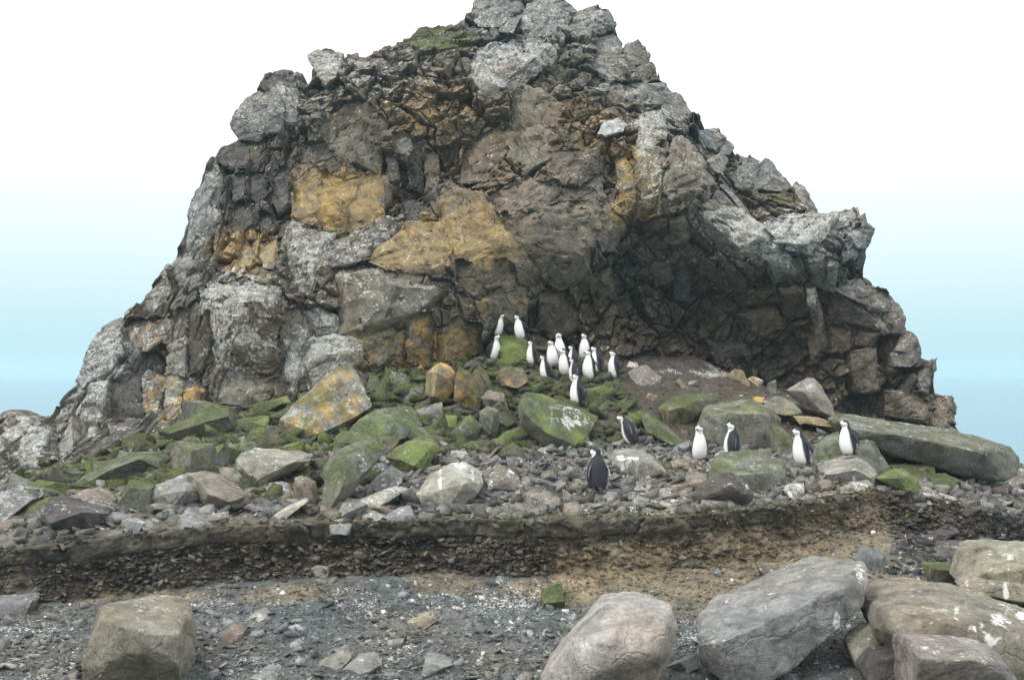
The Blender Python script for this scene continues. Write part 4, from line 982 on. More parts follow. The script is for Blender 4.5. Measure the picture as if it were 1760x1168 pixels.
# ---------------------------------------------------------------- cliff: smooth form first
sil = [(-330, 900, 26), (-200, 800, 25), (-80, 735, 24.2), (0, 719, 24), (50, 716, 24), (68, 724, 24), (82, 736, 24.2), (92, 720, 25), (105, 700, 25), (137, 655, 25.8), (150, 600, 26), (190, 565, 26.5), (240, 525, 27),
 (258, 498, 27.3), (277, 472, 27.5), (300, 450, 28), (316, 412, 28.3), (335, 350, 28.7), (352, 298, 29), (380, 257, 29.4), (410, 236, 29.7), (416, 182, 30), (445, 160, 30.2), (462, 132, 30.5), (500, 128, 30.8),
 (531, 135, 31), (540, 122, 31), (586, 118, 31.3), (592, 100, 31.5), (620, 98, 32), (650, 90, 32.8), (690, 76, 33.3), (715, 54, 33.6), (735, 45, 33.8), (760, 41, 34), (800, 27, 34.3), (812, 20, 34.4), (822, 0, 34.5), (840, -12, 34.5),
 (896, -6, 34.5), (930, -10, 34.5), (965, -4, 34.4), (988, 22, 34.3), (1000, 24, 34.2), (1022, 14, 34.1), (1042, 18, 34), (1055, 48, 33.8), (1066, 80, 33.7), (1096, 80, 33.6), (1114, 95, 33.4), (1124, 116, 33.3), (1137, 138, 33.2),
 (1157, 160, 33), (1172, 168, 33), (1190, 200, 32.8), (1212, 222, 32.7), (1234, 226, 32.6), (1256, 250, 32.5), (1262, 262, 32.4), (1290, 272, 32.2), (1312, 285, 32), (1345, 308, 31.7), (1362, 322, 31.5), (1384, 328, 31.3), (1404, 364, 31), (1440, 370, 30.6),
 (1470, 362, 30.2), (1480, 400, 30), (1483, 476, 30), (1500, 488, 30), (1524, 506, 30), (1543, 530, 30), (1553, 566, 30), (1578, 585, 30), (1584, 612, 30), (1598, 622, 29.8), (1602, 668, 29.7), (1633, 684, 29.5), (1640, 705, 29.5), (1642, 740, 29.5), (1660, 800, 29.5), (1800, 1000, 29.5), (1990, 1200, 29.5)]
ctl = [(0, 800, 21.6), (60, 835, 21.2), (-80, 830, 22), (20, 760, 22.6), (100, 820, 20.8), (180, 790, 21.8), (280, 705, 24.4), (420, 690, 25), (640, 645, 26), (850, 612, 27.3), (1050, 602, 28.6), (1180, 600, 30.4), (1300, 642, 30.6), (1450, 690, 30), (1550, 722, 29.5), (1640, 740, 29.1),
 (110, 760, 23.6), (160, 700, 24.1), (200, 640, 24.8), (220, 700, 24.6), (250, 600, 25.3), (330, 570, 25.4), (400, 520, 25.2), (420, 485, 25.8), (350, 488, 26.3), (420, 600, 25.3), (470, 560, 25.5), (480, 650, 25.6),
 (430, 440, 27.3), (400, 350, 28.4), (450, 300, 28.8), (480, 380, 28.0), (520, 420, 26.9), (510, 480, 26.3), (520, 600, 25.8), (580, 580, 25.8), (580, 340, 28.2), (540, 290, 28.5), (640, 330, 28.4), (640, 390, 27.7), (620, 230, 29.0), (560, 180, 29.7),
 (600, 140, 30.4), (700, 110, 31.5), (700, 80, 32.6), (670, 425, 27.0), (600, 465, 26.6), (700, 505, 26.0), (760, 475, 26.4), (640, 560, 26.0), (760, 560, 26.5), (720, 395, 27.5), (820, 400, 27.0), (800, 350, 27.6), (860, 440, 26.8), (840, 480, 26.7), (850, 530, 26.9), (740, 600, 26.5),
 (700, 340, 29.2), (740, 330, 29.2), (720, 250, 29.2), (780, 220, 29.4), (830, 250, 29.5), (800, 300, 29.2), (760, 150, 30.4), (880, 100, 30.7), (870, 60, 33.0), (800, 60, 33.2), (930, 50, 33.2), (880, 135, 30.0), (900, 220, 29.2), (960, 150, 30.3), (1000, 200, 29.8), (1050, 210, 29.5),
 (920, 300, 28.4), (960, 340, 27.9), (950, 400, 27.4), (1000, 440, 27.6), (1060, 380, 28.0), (980, 485, 28.3), (930, 500, 28.0), (1000, 280, 28.5), (930, 570, 28.6), (1000, 550, 29.0), (1055, 300, 29.4), (1090, 330, 28.3), (1110, 250, 29.1), (1180, 300, 28.0), (1200, 330, 27.9), (1160, 380, 28.3), (1100, 400, 28.9),
 (1080, 470, 29.3), (1050, 540, 29.4), (1150, 440, 29.2), (1250, 380, 28.6), (1300, 420, 28.2), (1300, 465, 28.6), (1250, 440, 28.6), (1380, 400, 28.9), (1400, 440, 28.6), (1440, 430, 28.7), (1200, 500, 29.9), (1250, 560, 30.3), (1320, 540, 30.0), (1380, 560, 29.9), (1150, 550, 30.2), (1100, 580, 29.8), (1300, 600, 30.6),
 (1400, 500, 29.2), (1460, 520, 29.5), (1480, 570, 29.7), (1530, 555, 29.3), (1420, 600, 30), (1500, 640, 29.5), (1560, 640, 29.2), (1600, 705, 29.0), (1460, 660, 29.9), (1290, 330, 31.1), (1350, 345, 30.7), (1220, 250, 31.4), (1195, 205, 32.2), (1100, 180, 30.9), (1140, 185, 31.2), (1060, 110, 32.5), (1000, 70, 33),
 (-200, 860, 22.5), (1700, 900, 29.3), (1900, 1100, 29.3)]
allc = np.array([P(*c) for c in sil + ctl])
cliffY = GridFn(RBF(allc[:, [0, 2]], allc[:, 1]), -22, 20, 420, -6, 17, 230)
sp_ = np.array([P(*c) for c in sil])
so = np.argsort(sp_[:, 0])
def cliff_top(x): return np.interp(x, sp_[so, 0], sp_[so, 2])

def cliff_depth(px, py):
    """depth at which the smooth cliff is seen at this place"""
    Y = 28.0
    for _ in range(14):
        p = P(px, py, Y)
        Y = .5 * Y + .5 * float(cliffY(p[0], p[2]))
    return Y

NU, NV = 1050, 560
cxs = np.linspace(-17.2, 13.6, NU)
top = cliff_top(cxs)
jag = fbm(np.stack([cxs * 2.2, cxs * 0, cxs * 0], 1), 5, 91, .6) * .14
jh, _ = facet(cxs * 2.4, cxs * 0 + .3, 93); top = top + jag + jh * .10
zb = np.minimum(top - .3, np.interp(cxs, [-17, -13, -10, -6, 0, 6, 10, 14], [-2.5, .3, .6, 1.2, 2.4, 2.0, 1.0, -2.5]))
vv = np.linspace(0, 1, NV)[:, None]
CXg = np.broadcast_to(cxs, (NV, NU)).copy()
CZ = zb[None] + (top - zb)[None] * vv
CY = cliffY(CXg, CZ)
X, Y, Z = CXg.ravel(), CY.ravel(), CZ.ravel()
cpx = CX + X / Y * F; cpy = HOR - (Z - EYE) / Y * F
W = np.stack([X, Y * .0, Z], 1)
warp = np.stack([fbm(W * .7, 3, 101), fbm(W * .7 + 40, 3, 103)], 1)
def ori(ang, sx, sz, amp=.22):
    c, s = math.cos(math.radians(ang)), math.sin(math.radians(ang))
    a = X + warp[:, 0] * amp; b = Z + warp[:, 1] * amp
    return (c * a + s * b) * sx, (-s * a + c * b) * sz
# jointing differs over the cliff: upright columns left, slabs dipping right at the right, blocky in the middle
wl_ = sstep(560, 420, cpx + warp[:, 0] * 60)
wr_ = sstep(1100, 1220, cpx + warp[:, 1] * 60) * sstep(700, 300, cpy - 0)
wc_ = np.exp(-((cpx - 1240) / 190) ** 2 - ((cpy - 560) / 95) ** 2)       # crumbly hollow
def pick(fL, fM, fR):
    h = np.where(wl_ > .5, fL[0], np.where(wr_ > .5, fR[0], fM[0]))
    e = np.where(wl_ > .5, fL[1], np.where(wr_ > .5, fR[1], fM[1]))
    return h, e
aL, aM, aR = (-8, .95, .42), (22, .62, .75), (-38, .55, 1.0)
def level(k, s):
    return pick(*[facet(*ori(a, sx * k, sz * k), s + i) for i, (a, sx, sz) in enumerate((aL, aM, aR))])
h1, e1 = level(1.0, 201)
h2, e2 = level(2.3, 211)
h3, e3 = level(5.2, 221)
h4, e4 = level(11., 231)
flat = np.ones_like(X)
amp = 1.0
d = -(h1 * .34 + h2 * .20 + h3 * .085 + h4 * .035)
d += .26 * sstep(.10, 0, e1) + .15 * sstep(.12, 0, e2) + .06 * sstep(.14, 0, e3) + .02 * sstep(.15, 0, e4)
d -= .05 * fbm(W * 3.5, 4, 241) + .025 * fbm(W * 14, 4, 245)
d += wc_ * (.16 * fbm(W * 2.4, 4, 247) - h3 * .06)
recess = np.zeros(len(X), bool)
for s_, tk_, op_ in CLIFF_BLOCKS:
    po = parse(s_)[0]
    x0_, x1_ = min(a[0] for a in po), max(a[0] for a in po)
    y0_, y1_ = min(a[1] for a in po), max(a[1] for a in po)
    idx = np.nonzero((cpx > x0_) & (cpx < x1_) & (cpy > y0_) & (cpy < y1_))[0]
    if len(idx):
        recess[idx[inside(po, cpx[idx], cpy[idx])]] = True
d = d * (1 - .85 * np.exp(-((cpx - 745) / 75) ** 2 - ((cpy - 70) / 32) ** 2))
d = np.where(recess, d * .3 + .12, d)
damp = sstep(0, .5, (np.broadcast_to(top, CZ.shape) - CZ).ravel()) * .65 + .35
Yd = Y + d * damp
# jog sideways too, so that steps undercut a little
Xd = X + fbm(W * 5 + 9, 3, 251) * .035
Zd = Z + fbm(W * 5 + 3, 3, 253) * .035 + (h2 * .05 + h3 * .05) * (1 - 0 * damp) * sstep(.0, .35, Z - np.broadcast_to(zb, CZ.shape).ravel())
front = np.stack([Xd, Yd, Zd], 1).reshape(NV, NU, 3)
# the far side of the rock, rough but plain
NB = 26
yr = front[-1, :, 1]
back = []
for k in range(1, NB + 1):
    t = k / NB
    zz = front[-1, :, 2] + (zb - 1.5 - front[-1, :, 2]) * t ** 1.3
    yy = yr + .35 + 4.2 * np.sqrt(t) + fbm(np.stack([cxs * .8, zz * .8, zz * 0 + 5], 1), 4, 261) * .7
    back.append(np.stack([cxs, yy, zz], 1))
full = np.concatenate([front, np.array(back)], 0)
nrow = full.shape[0]
ci = np.arange(nrow * NU).reshape(nrow, NU)
cq = np.stack([ci[:-1, :-1], ci[:-1, 1:], ci[1:, 1:], ci[1:, :-1]], -1).reshape(-1, 4)
# cliff colours by place, shade of some recesses painted in (world positions of what is seen in the photograph)
C_grey = np.array([.195, .192, .178]); C_brn = np.array([.15, .122, .088]); C_dark = np.array([.088, .082, .072]); C_och = np.array([.24, .165, .075])
n_a = fbm(W * .9, 4, 271); n_b = fbm(W * 3.1, 4, 273)
ct = np.tile(np.array([.155, .142, .118]), (len(X), 1))
def cl(c, w):
    global ct
    w = np.clip(w, 0, 1)[:, None]
    ct = ct * (1 - w) + np.asarray(c) * w
def cb(cx, cy, rx, ry, jit=.4):
    dd = ((cpx - cx) / rx) ** 2 + ((cpy - cy) / ry) ** 2
    return np.clip(1.3 - dd + n_a * jit + n_b * jit, 0, 1)
cl(C_brn, cb(820, 240, 230, 120) * .8)
cl(C_grey, np.maximum.reduce([cb(170, 640, 90, 130), cb(330, 380, 50, 150), cb(960, 50, 180, 80), cb(1250, 250, 120, 90), cb(1390, 410, 130, 50), cb(450, 180, 90, 70)]))
cl(C_dark, np.maximum.reduce([cb(440, 330, 75, 95) * .9, cb(1240, 560, 210, 100) * .35, cb(700, 350, 60, 45), cb(1060, 300, 26, 60), cb(210, 720, 70, 70) * .7, cb(1090, 470, 70, 110) * .7, cb(340, 580, 30, 90) * .6, cb(100, 790, 70, 50) * .8]))  # dark rock, plus painted shade in recesses and on the right-facing left slab
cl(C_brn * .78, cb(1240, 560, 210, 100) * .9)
cl(C_brn * .72, np.maximum(cb(1480, 610, 130, 110) * .7, cb(1000, 545, 90, 80) * .8))
cl(C_och, np.maximum.reduce([cb(740, 180, 90, 60) * .32, cb(590, 340, 100, 70) * .6, cb(800, 410, 120, 60) * .55, cb(1060, 230, 70, 50) * .4, cb(420, 430, 60, 40) * .7, cb(700, 590, 110, 50) * .55, cb(1090, 330, 50, 80) * .5, cb(1000, 200, 60, 40) * .4]))
cl((.085, .085, .05), cb(745, 68, 80, 34) * .95)
r2 = np.clip(h2, -1.5, 1.5)
ct = ct * (1 + .20 * n_a + .22 * n_b + .13 * r2 + .06 * h3)[:, None]
co = np.maximum.reduce([cb(740, 190, 130, 80) * .42, cb(590, 340, 110, 80) * .6, cb(790, 410, 140, 70) * .6, cb(1060, 240, 90, 70) * .5, cb(430, 440, 70, 50) * .6, cb(700, 600, 140, 60) * .55, cb(1090, 340, 60, 90) * .55, cb(280, 690, 80, 60) * .42, np.full(len(X), .22)]) * (1 - cb(1240, 560, 200, 90) * .5)
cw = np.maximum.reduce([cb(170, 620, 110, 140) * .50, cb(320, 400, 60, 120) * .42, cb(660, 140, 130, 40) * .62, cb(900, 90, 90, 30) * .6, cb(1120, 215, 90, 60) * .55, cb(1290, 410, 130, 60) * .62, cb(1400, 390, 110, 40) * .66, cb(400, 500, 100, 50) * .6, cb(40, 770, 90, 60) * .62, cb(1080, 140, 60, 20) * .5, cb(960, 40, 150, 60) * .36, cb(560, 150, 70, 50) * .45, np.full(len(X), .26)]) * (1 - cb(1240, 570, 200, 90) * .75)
cm = np.maximum.reduce([cb(745, 68, 90, 36) * .44, cb(985, 110, 40, 30) * .5, cb(1320, 340, 70, 30) * .45, np.full(len(X), .12)])
cg = np.maximum.reduce([cb(838, 240, 14, 16) * .9, cb(1052, 214, 24, 14) * .95, cb(1135, 205, 30, 22) * .62, cb(990, 525, 18, 40) * .6, np.full(len(X), .20)])
ccov = np.stack([co, cw, cm, cg], 1)
nb = len(full.reshape(-1, 3)) - len(X)
ct = np.concatenate([ct, np.tile(C_grey * .8, (nb, 1))]); ccov = np.concatenate([ccov, np.tile([.2, .3, .1, .0], (nb, 1))])
c_me = mesh_from('cliff', full.reshape(-1, 3), cq)
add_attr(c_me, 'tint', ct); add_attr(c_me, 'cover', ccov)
c_me.polygons.foreach_set('use_smooth', np.zeros(len(c_me.polygons), bool))
cliff = link('cliff', c_me, M_CLIFF, kind='structure')

# ---------------------------------------------------------------- blocks of the cliff (parts of it)
ct_g = ct[:len(X)].reshape(NV, NU, 3); cc_g = ccov[:len(X)].reshape(NV, NU, 4)
for k, (s, tk, op) in enumerate(CLIFF_BLOCKS):
    out, inn = parse(s)
    cxm = np.mean([a[0] for a in out]); cym = np.mean([a[1] for a in out])
    Yc = cliff_depth(cxm, cym)
    def Yof(a, b, Yc=Yc):
        return float(np.clip(cliff_depth(a, b), Yc - .6, Yc + .6)) - .01
    dflt = .06 if inn else .10
    r = random.Random(k)
    grown = []
    for i, (a, b, d_) in enumerate(out):
        d_ = dflt if d_ is None else d_
        grown.append((cxm + (a - cxm) * 1.08 + r.uniform(-2.5, 2.5), cym + (b - cym) * 1.08 + r.uniform(-2.5, 2.5), d_))
        a2, b2, d2 = out[(i + 1) % len(out)]
        w = r.uniform(.0, .12)
        am, bm_ = (a + a2) / 2, (b + b2) / 2
        grown.append((am + (am - cxm) * w, bm_ + (bm_ - cym) * w, (d_ + (dflt if d2 is None else d2)) / 2 + r.uniform(0, .1)))
    pts_, size = shape(grown, inn, Yof, op, 1000 + k, .25, .12)
    me = rock_mesh('rock_block', pts_, size, 1000 + k, op.get('sm', 0), rough=op.get('rg', .34 if tk == 'O' else .62), flake=2.6 if tk == 'O' else 1.9, h=max(.045, size / 30))
    co = np.empty(len(me.vertices) * 3, np.float32); me.vertices.foreach_get('co', co); co = co.reshape(-1, 3)
    iu = np.clip(((co[:, 0] - cxs[0]) / (cxs[1] - cxs[0])).astype(int), 0, NU - 1)
    iv = np.clip(((co[:, 2] - zb[iu]) / (top[iu] - zb[iu]) * (NV - 1)).astype(int), 0, NV - 1)
    g = r.uniform(.88, 1.12)
    n1 = fbm(co * 1.4 + k, 4, 401)[:, None]; n2_ = fbm(co * 4 + k, 3, 403)[:, None]
    mixw = np.clip(.45 + n1 * .8, .05, .8) * (.45 if tk == 'D' else 1)
    own = np.array(TINT[tk])[None]
    if tk == 'O':
        wk = sstep(-.15, .4, fbm(co * .9 + 7 * k, 4, 405))[:, None]
        own = own * (1 - wk) + np.array([.235, .205, .150]) * wk
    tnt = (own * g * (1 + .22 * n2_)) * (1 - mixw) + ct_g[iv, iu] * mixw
    base_c = np.array([op.get('o', .14), op.get('w', .24), op.get('m', .10), op.get('g', .16)])
    base_c[1] = base_c[1] * (.4 if tk == 'D' else 1)
    cvr = base_c * (1 - mixw * .6) + cc_g[iv, iu] * mixw * .6
    add_attr(me, 'tint', tnt); add_attr(me, 'cover', cvr)
    link('rock_block', me, M_CLIFF, parent=cliff)

# ---------------------------------------------------------------- boulders
boulder_objs = {}
BB = []
for k, (lab, tk, where, s, op) in enumerate(BOULDERS):
    out, inn = parse(s)
    if isinstance(where, str):
        a, b = [float(t) for t in where[1:].split(',')]
        hit = ground_hit(a, b)
        Yb = hit.y if hit else 20.0
    else:
        Yb = where
    pts_, size = shape(out, inn, lambda a, b: Yb, op, 2000 + k, .55, .16, .22)
    # the foot goes a little into the ground
    zmin = pts_[:, 2].min()
    if isinstance(where, str):
        low = pts_[:, 2] < zmin + .25 * (pts_[:, 2].max() - zmin)
        pts_[low, 2] -= .04 + .05 * size
    base = np.array([pts_[:, 0].mean(), pts_[:, 1].mean(), zmin])
    me = rock_mesh('boulder', pts_ - base, size, 2000 + k, op.get('sm', 0), rough=.55, flake=.7, h=max(.03, size / (40 if pts_[:, 1].min() < 13.5 else 24)))
    nm = 'boulder' if size > .55 else 'stone'
    me.name = nm
    cat = 'boulder' if size > .55 else 'stone'
    o = link(nm, me, M_ROCK, label=lab, cat=cat)
    o.location = base
    set_cover(o, TINT[tk], op, 500 + k)
    if 'gs' in op:
        co = np.empty(len(me.vertices) * 3, np.float32); me.vertices.foreach_get('co', co); co = co.reshape(-1, 3) + base
        bx = CX + co[:, 0] / co[:, 1] * F; by = HOR - (co[:, 2] - EYE) / co[:, 1] * F
        g = np.full(len(co), op.get('g', .1))
        for (gx, gy_, grx, gry) in op['gs']:
            g = np.maximum(g, op.get('ga', .93) * np.exp(-((bx - gx) / grx) ** 2 - ((by - gy_) / gry) ** 2))
        add_attr(me, 'tint', np.tile(np.array(o['tint']), (len(co), 1)))
        add_attr(me, 'cover', np.concatenate([np.tile(np.array(o['cover']), (len(co), 1)), g[:, None]], 1))
        me.materials.clear(); me.materials.append(M_BOULDER)
    boulder_objs[lab] = o
    BB.append((CX + base[0] / base[1] * F, HOR - (pts_[:, 2].mean() - EYE) / base[1] * F, size * F / base[1] / 2, lab))

# ---------------------------------------------------------------- loose stones one can pick out, zone by zone
def stone_proto(seed, flatness, n=16):
    r = random.Random(seed)
    bm = bmesh.new()
    # a split block: box corners pushed about, some corners knocked off
    for sx in (-1, 1):
        for sy in (-1, 1):
            for sz in (-1, 1):
                p = Vector((sx * .5 * r.uniform(.62, 1.0), sy * .42 * r.uniform(.6, 1.0), sz * .42 * flatness * r.uniform(.6, 1.05)))
                p.x += r.uniform(-.12, .12); p.y += r.uniform(-.12, .12)
                if r.random() < (.45 if n > 12 else .15):
                    bm.verts.new((p.x * r.uniform(.55, .8), p.y, p.z)); bm.verts.new((p.x, p.y * r.uniform(.5, .8), p.z * r.uniform(.7, 1)))
                else:
                    bm.verts.new(p)
    g = bmesh.ops.convex_hull(bm, input=list(bm.verts))
    bad = list({x for x in g['geom_interior'] + g['geom_unused'] if isinstance(x, bmesh.types.BMVert)})
    if bad: bmesh.ops.delete(bm, geom=bad, context='VERTS')
    me = bpy.data.meshes.new('stone')
    bm.to_mesh(me); bm.free()
    me.materials.append(M_ROCK)
    return me
PROT = {k: [stone_proto(50 + 10 * j + i, f) for i in range(7)] for j, (k, f) in enumerate((('chunk', .75), ('slab', .36)))}

def pick_spots(w, n, seed):
    r = np.random.default_rng(seed)
    w = np.clip(w, 0, None); w = w / w.sum()
    i = r.choice(len(w), n, replace=False, p=w)
    return G_PTS[i], i
gp = G_PTS
inview = (G_PX > -30) & (G_PX < 1790) & (G_PY < 1185) & (gp[:, 1] > 9)
# grid cells are not the same size: weight by the ground each one stands for, in the picture
cell = np.abs(np.gradient(GY, axis=0) * np.gradient(GX, axis=1)).ravel()
persp = 1 / np.maximum(gp[:, 1], 5) ** 1.0
Z_beach = inview * (G_ZONE == 0) * cell * persp * (1 - .7 * G_EARTH)
Z_terr = inview * (G_ZONE >= 3) * (1 - G_SLOPE) * (1 - .75 * sstep(-2.2, -4.2, gp[:, 0]) * sstep(16.0, 17.2, gp[:, 1])) * cell * persp * (gp[:, 1] < 24) * (sstep(.12, .5, gp[:, 1] - np.interp(gp[:, 0], xs, L)))
left_f = sstep(-2.2, -4.2, gp[:, 0]) * sstep(16.0, 17.2, gp[:, 1])
Z_slope = inview * (G_ZONE >= 3) * np.maximum(G_SLOPE, left_f * .8) * cell * persp * (gp[:, 1] < 28) * sstep(3.2, 2.0, gp[:, 0])
Z_cave = inview * (G_ZONE >= 3) * cell * persp * (gp[:, 1] > 22) * (gp[:, 1] < 30) * (gp[:, 0] > 1.5)
Z_bank = inview * (G_LOW > .4) * 1.0 * (1 - .9 * G_EARTH)
Z_right = inview * (G_ZONE < 3) * (G_PX > 1530) * (G_PY > 850) * (G_PY < 985) * 1.0
Z_earth = inview * (G_ZONE < 2) * G_EARTH * 1.0

NEAR = []
FEET = [(1028, 848), (1201, 793), (1382, 803), (1092, 767), (993, 698), (1059, 653), (1014, 656), (940, 655), (846, 621)]
def stones(n, w, seed, size, shapes, tints, label, group, cov, sink=.25, name='stone', tilt=.3, pw=2.2):
    r = random.Random(seed)
    spots, _ = pick_spots(w, n, seed)
    for p in spots:
        sx_, sy_ = CX + p[0] / p[1] * F, HOR - (p[2] - EYE) / p[1] * F
        if any(abs(sx_ - a) < 34 and -14 < sy_ - b < 40 for a, b in FEET):
            continue            # keep the ground at the penguins' feet clear
        me = r.choice(PROT[r.choice(shapes)])
        o = link(name, me, None, label=label, cat=name, group=group)
        s = size[0] + (size[1] - size[0]) * r.random() ** pw
        o.location = (p[0], p[1], p[2] + s * (.16 - sink * .3))
        o.rotation_euler = (r.gauss(0, tilt), r.gauss(0, tilt), r.uniform(0, 6.28))
        o.scale = (s * r.uniform(.9, 1.4), s * r.uniform(.8, 1.1), s * r.uniform(.7, 1.1))
        tk = r.choice(tints)
        NEAR.append((o, tk, s, sx_, sy_, label))
        set_cover(o, TINT[tk], {k: v * r.uniform(.6, 1.25) for k, v in cov.items()}, seed * 1000 + int(p[0] * 1e4) % 997)
stones(105, Z_terr, 11, (.14, .55), ['chunk', 'slab', 'slab'], 'GRRSL', 'loose grey brown stone lying in the rubble of the terrace above the bank', 'loose stones on the terrace', dict(g=.38, m=.12))
stones(95, Z_slope, 12, (.34, 1.05), ['chunk', 'slab', 'chunk'], 'MMGB', 'mossy stone lying between the big boulders on the slope', 'mossy stones on the boulder slope', dict(m=.58, g=.15, o=.25), tilt=.6, pw=1.2)
stones(62, Z_beach, 13, (.07, .26), ['slab', 'slab', 'chunk'], 'SSGR', 'blue grey slate lying loose on the dark beach gravel', 'loose slates on the beach', dict(g=.2), name='slate')
stones(28, Z_bank, 14, (.06, .18), ['chunk', 'slab'], 'BGDR', 'small brown stone sticking out of the dark lower bank', 'stones in the face of the bank', dict(), sink=.0)
stones(30, Z_right, 15, (.14, .45), ['slab', 'slab', 'chunk'], 'DDDS', 'dark slate lying on the steep earth slope at the right', 'dark slates on the right slope', dict(), sink=.1, name='slate')
stones(14, Z_cave, 16, (.08, .24), ['chunk', 'slab'], 'BGK', 'small stone lying on the dark gravel slope below the cave', 'stones on the cave slope', dict(o=.4, m=.2))

# each stone is told apart by its tone and size and by the boulder it lies next to
TONE = dict(G='grey', R='brown', S='blue grey', L='pale grey', M='mossy green', B='dark brown', D='dark', K='tan')
TRIM = set('of the a an with in on at and its right left under to from by along into over behind beside below above their between low high standing lying leaning that run running half one two'.split())
def short(lab):
    w = lab.split()[:8]
    while w[-1] in TRIM: w.pop()
    return ' '.join(w)
ORD = ['', 'second ', 'third ', 'fourth ', 'fifth ', 'sixth ', 'seventh ', 'eighth ', 'ninth ', 'tenth ']
byk = {}
for o, tk, s, sx_, sy_, lab in NEAR:
    d_, bx_, by_, bl_ = min((math.hypot(sx_ - b[0], sy_ - b[1]) - .6 * b[2], b[0], b[1], b[3]) for b in BB)
    rel = ('left of' if sx_ < bx_ else 'right of') if abs(sx_ - bx_) > abs(sy_ - by_) else ('above' if sy_ < by_ else 'below')
    kind_ = o.name.split('.')[0]
    byk.setdefault((kind_, tk, s * F / max(1, o.location.y) > 26, rel, bl_), []).append((d_, o))
for (kind_, tk, big, rel, bl_), lst in byk.items():
    for n_, (d_, o) in enumerate(sorted(lst, key=lambda t_: t_[0])):
        o['label'] = f"{ORD[min(n_, 9)]}{'larger' if big else 'small'} {TONE[tk]} {kind_} {rel} the {short(bl_)}"

# ---------------------------------------------------------------- gravel, rubble and crumbs nobody could count
def chip_template(seed, flatness):
    me = stone_proto(seed, flatness, 10)
    v = np.array([x.co for x in me.vertices]); f = np.array([list(p.vertices) for p in me.polygons])
    bpy.data.meshes.remove(me)
    return v, f
CH = [chip_template(300 + i, f) for i, f in enumerate((.7, .4, .3, .55, .25, .8))]
def chips(name, n, w, seed, size, tints, mat, moss=0.0, flatness=None, white=0.0, lift=.1, steep=False):
    r = np.random.default_rng(seed)
    spots, idx = pick_spots(w, n, seed)
    V, Fc, T, Cv = [], [], [], []
    off = 0
    tints = np.array(tints)
    per = np.array_split(np.arange(n), len(CH))
    for (tv, tf), ids in zip(CH, per):
        m = len(ids)
        s = size[0] + (size[1] - size[0]) * r.random(m) ** 3.0
        yaw = r.uniform(0, 6.28, m); ta = r.normal(0, .35, m); tb_ = r.normal(0, .35, m)
        cy_, sy_ = np.cos(yaw), np.sin(yaw)
        sc3 = np.stack([s * r.uniform(.8, 1.5, m), s * r.uniform(.7, 1.1, m), s * r.uniform(.7, 1.2, m)], 1)
        v = tv[None] * sc3[:, None, :]
        xx, yy, zz = v[..., 0], v[..., 1], v[..., 2]
        zz2 = zz + xx * np.sin(ta)[:, None] + yy * np.sin(tb_)[:, None]
        x2 = xx * cy_[:, None] - yy * sy_[:, None]; y2 = xx * sy_[:, None] + yy * cy_[:, None]
        p = spots[ids]
        jit = r.normal(0, .012, (m, 3)) * np.array([1, 1, .0])
        v = np.stack([x2, y2, zz2], -1) + (p + jit)[:, None, :] + np.array([0, -.2 * lift * 0, 0]) + (s * lift)[:, None, None] * np.array([0, -.6 if steep else 0, .5 if steep else 1])
        V.append(v.reshape(-1, 3))
        Fc.append((tf[None] + (off + np.arange(m) * len(tv))[:, None, None]).reshape(-1, 3))
        off += m * len(tv)
        tc = tints[r.integers(0, len(tints), m)] * r.uniform(.7, 1.3, (m, 1))
        wsel = (r.random(m) < white * 1.6) & (s < .085)
        tc[wsel] = np.array([.68, .68, .65]) * r.uniform(.75, 1.1, (wsel.sum(), 1))
        T.append(np.repeat(tc, len(tv), 0))
        cc = np.zeros((m, 4)); cc[:, 2] = moss * r.uniform(.5, 1.2, m)
        cc[wsel, 2] = 0
        Cv.append(np.repeat(cc, len(tv), 0))
    me = mesh_from(name, np.concatenate(V), None, np.concatenate(Fc))
    add_attr(me, 'tint', np.concatenate(T)); add_attr(me, 'cover', np.concatenate(Cv))
    return link(name, me, mat, kind='stuff')
T_ = TINT
S_, G_, R_, B_, D_, L_, M_ = (np.array(T_[k]) for k in 'SGRBDLM')
near_w = sstep(14.0, 11.0, gp[:, 1])
spk = np.clip(.15 + blob(640, 1035, 170, 42) + blob(850, 1035, 130, 45) + .7 * blob(1540, 1030, 140, 60), 0, 1)
chips('gravel', 27000, Z_beach, 21, (.008, .046), [S_ * .9, S_ * 1.15, S_ * .6, G_ * .85, D_ * 1.2, R_ * .7, L_], M_CLIFF)
chips('slate_gravel', 800, Z_beach * (.12 + near_w) * (G_PX < 1050), 22, (.05, .17), [S_, S_ * 1.3, S_ * .8, G_ * .9, S_ * 1.5], M_CLIFF)
chips('white_flecks', 1000, Z_beach * (.05 + spk ** 2 * np.clip(fbm(gp * 1.9, 4, 71) * 3 + .2, 0, 1)), 23, (.012, .075), [np.array([.66, .67, .65]), np.array([.5, .51, .5])], M_CLIFF)
chips('rubble', 8500, Z_terr, 24, (.03, .30), [G_, R_, S_ * .95, G_ * .75, L_ * .9, D_ * 1.3], M_CLIFF, moss=.12, white=.10)
chips('mossy_rubble', 6500, Z_slope, 25, (.05, .48), [M_ * .8, M_ * .6, B_ * .6, D_], M_CLIFF, moss=.62, white=.03)
chips('bank_pebbles', 5200, Z_bank, 26, (.015, .10), [B_ * .7, B_ * .5, D_ * .8, D_ * 1.1, R_ * .8, G_ * .7], M_CLIFF, lift=.3, steep=True)
chips('earth_crumbs', 5000, Z_earth, 27, (.012, .07), [np.array([.22, .17, .10]), np.array([.17, .13, .08]), np.array([.26, .21, .14]), R_ * .7], M_CLIFF)
chips('dark_scree', 1600, Z_right, 28, (.03, .20), [D_ * .7, D_, S_ * .45, B_ * .5], M_CLIFF, white=.02)
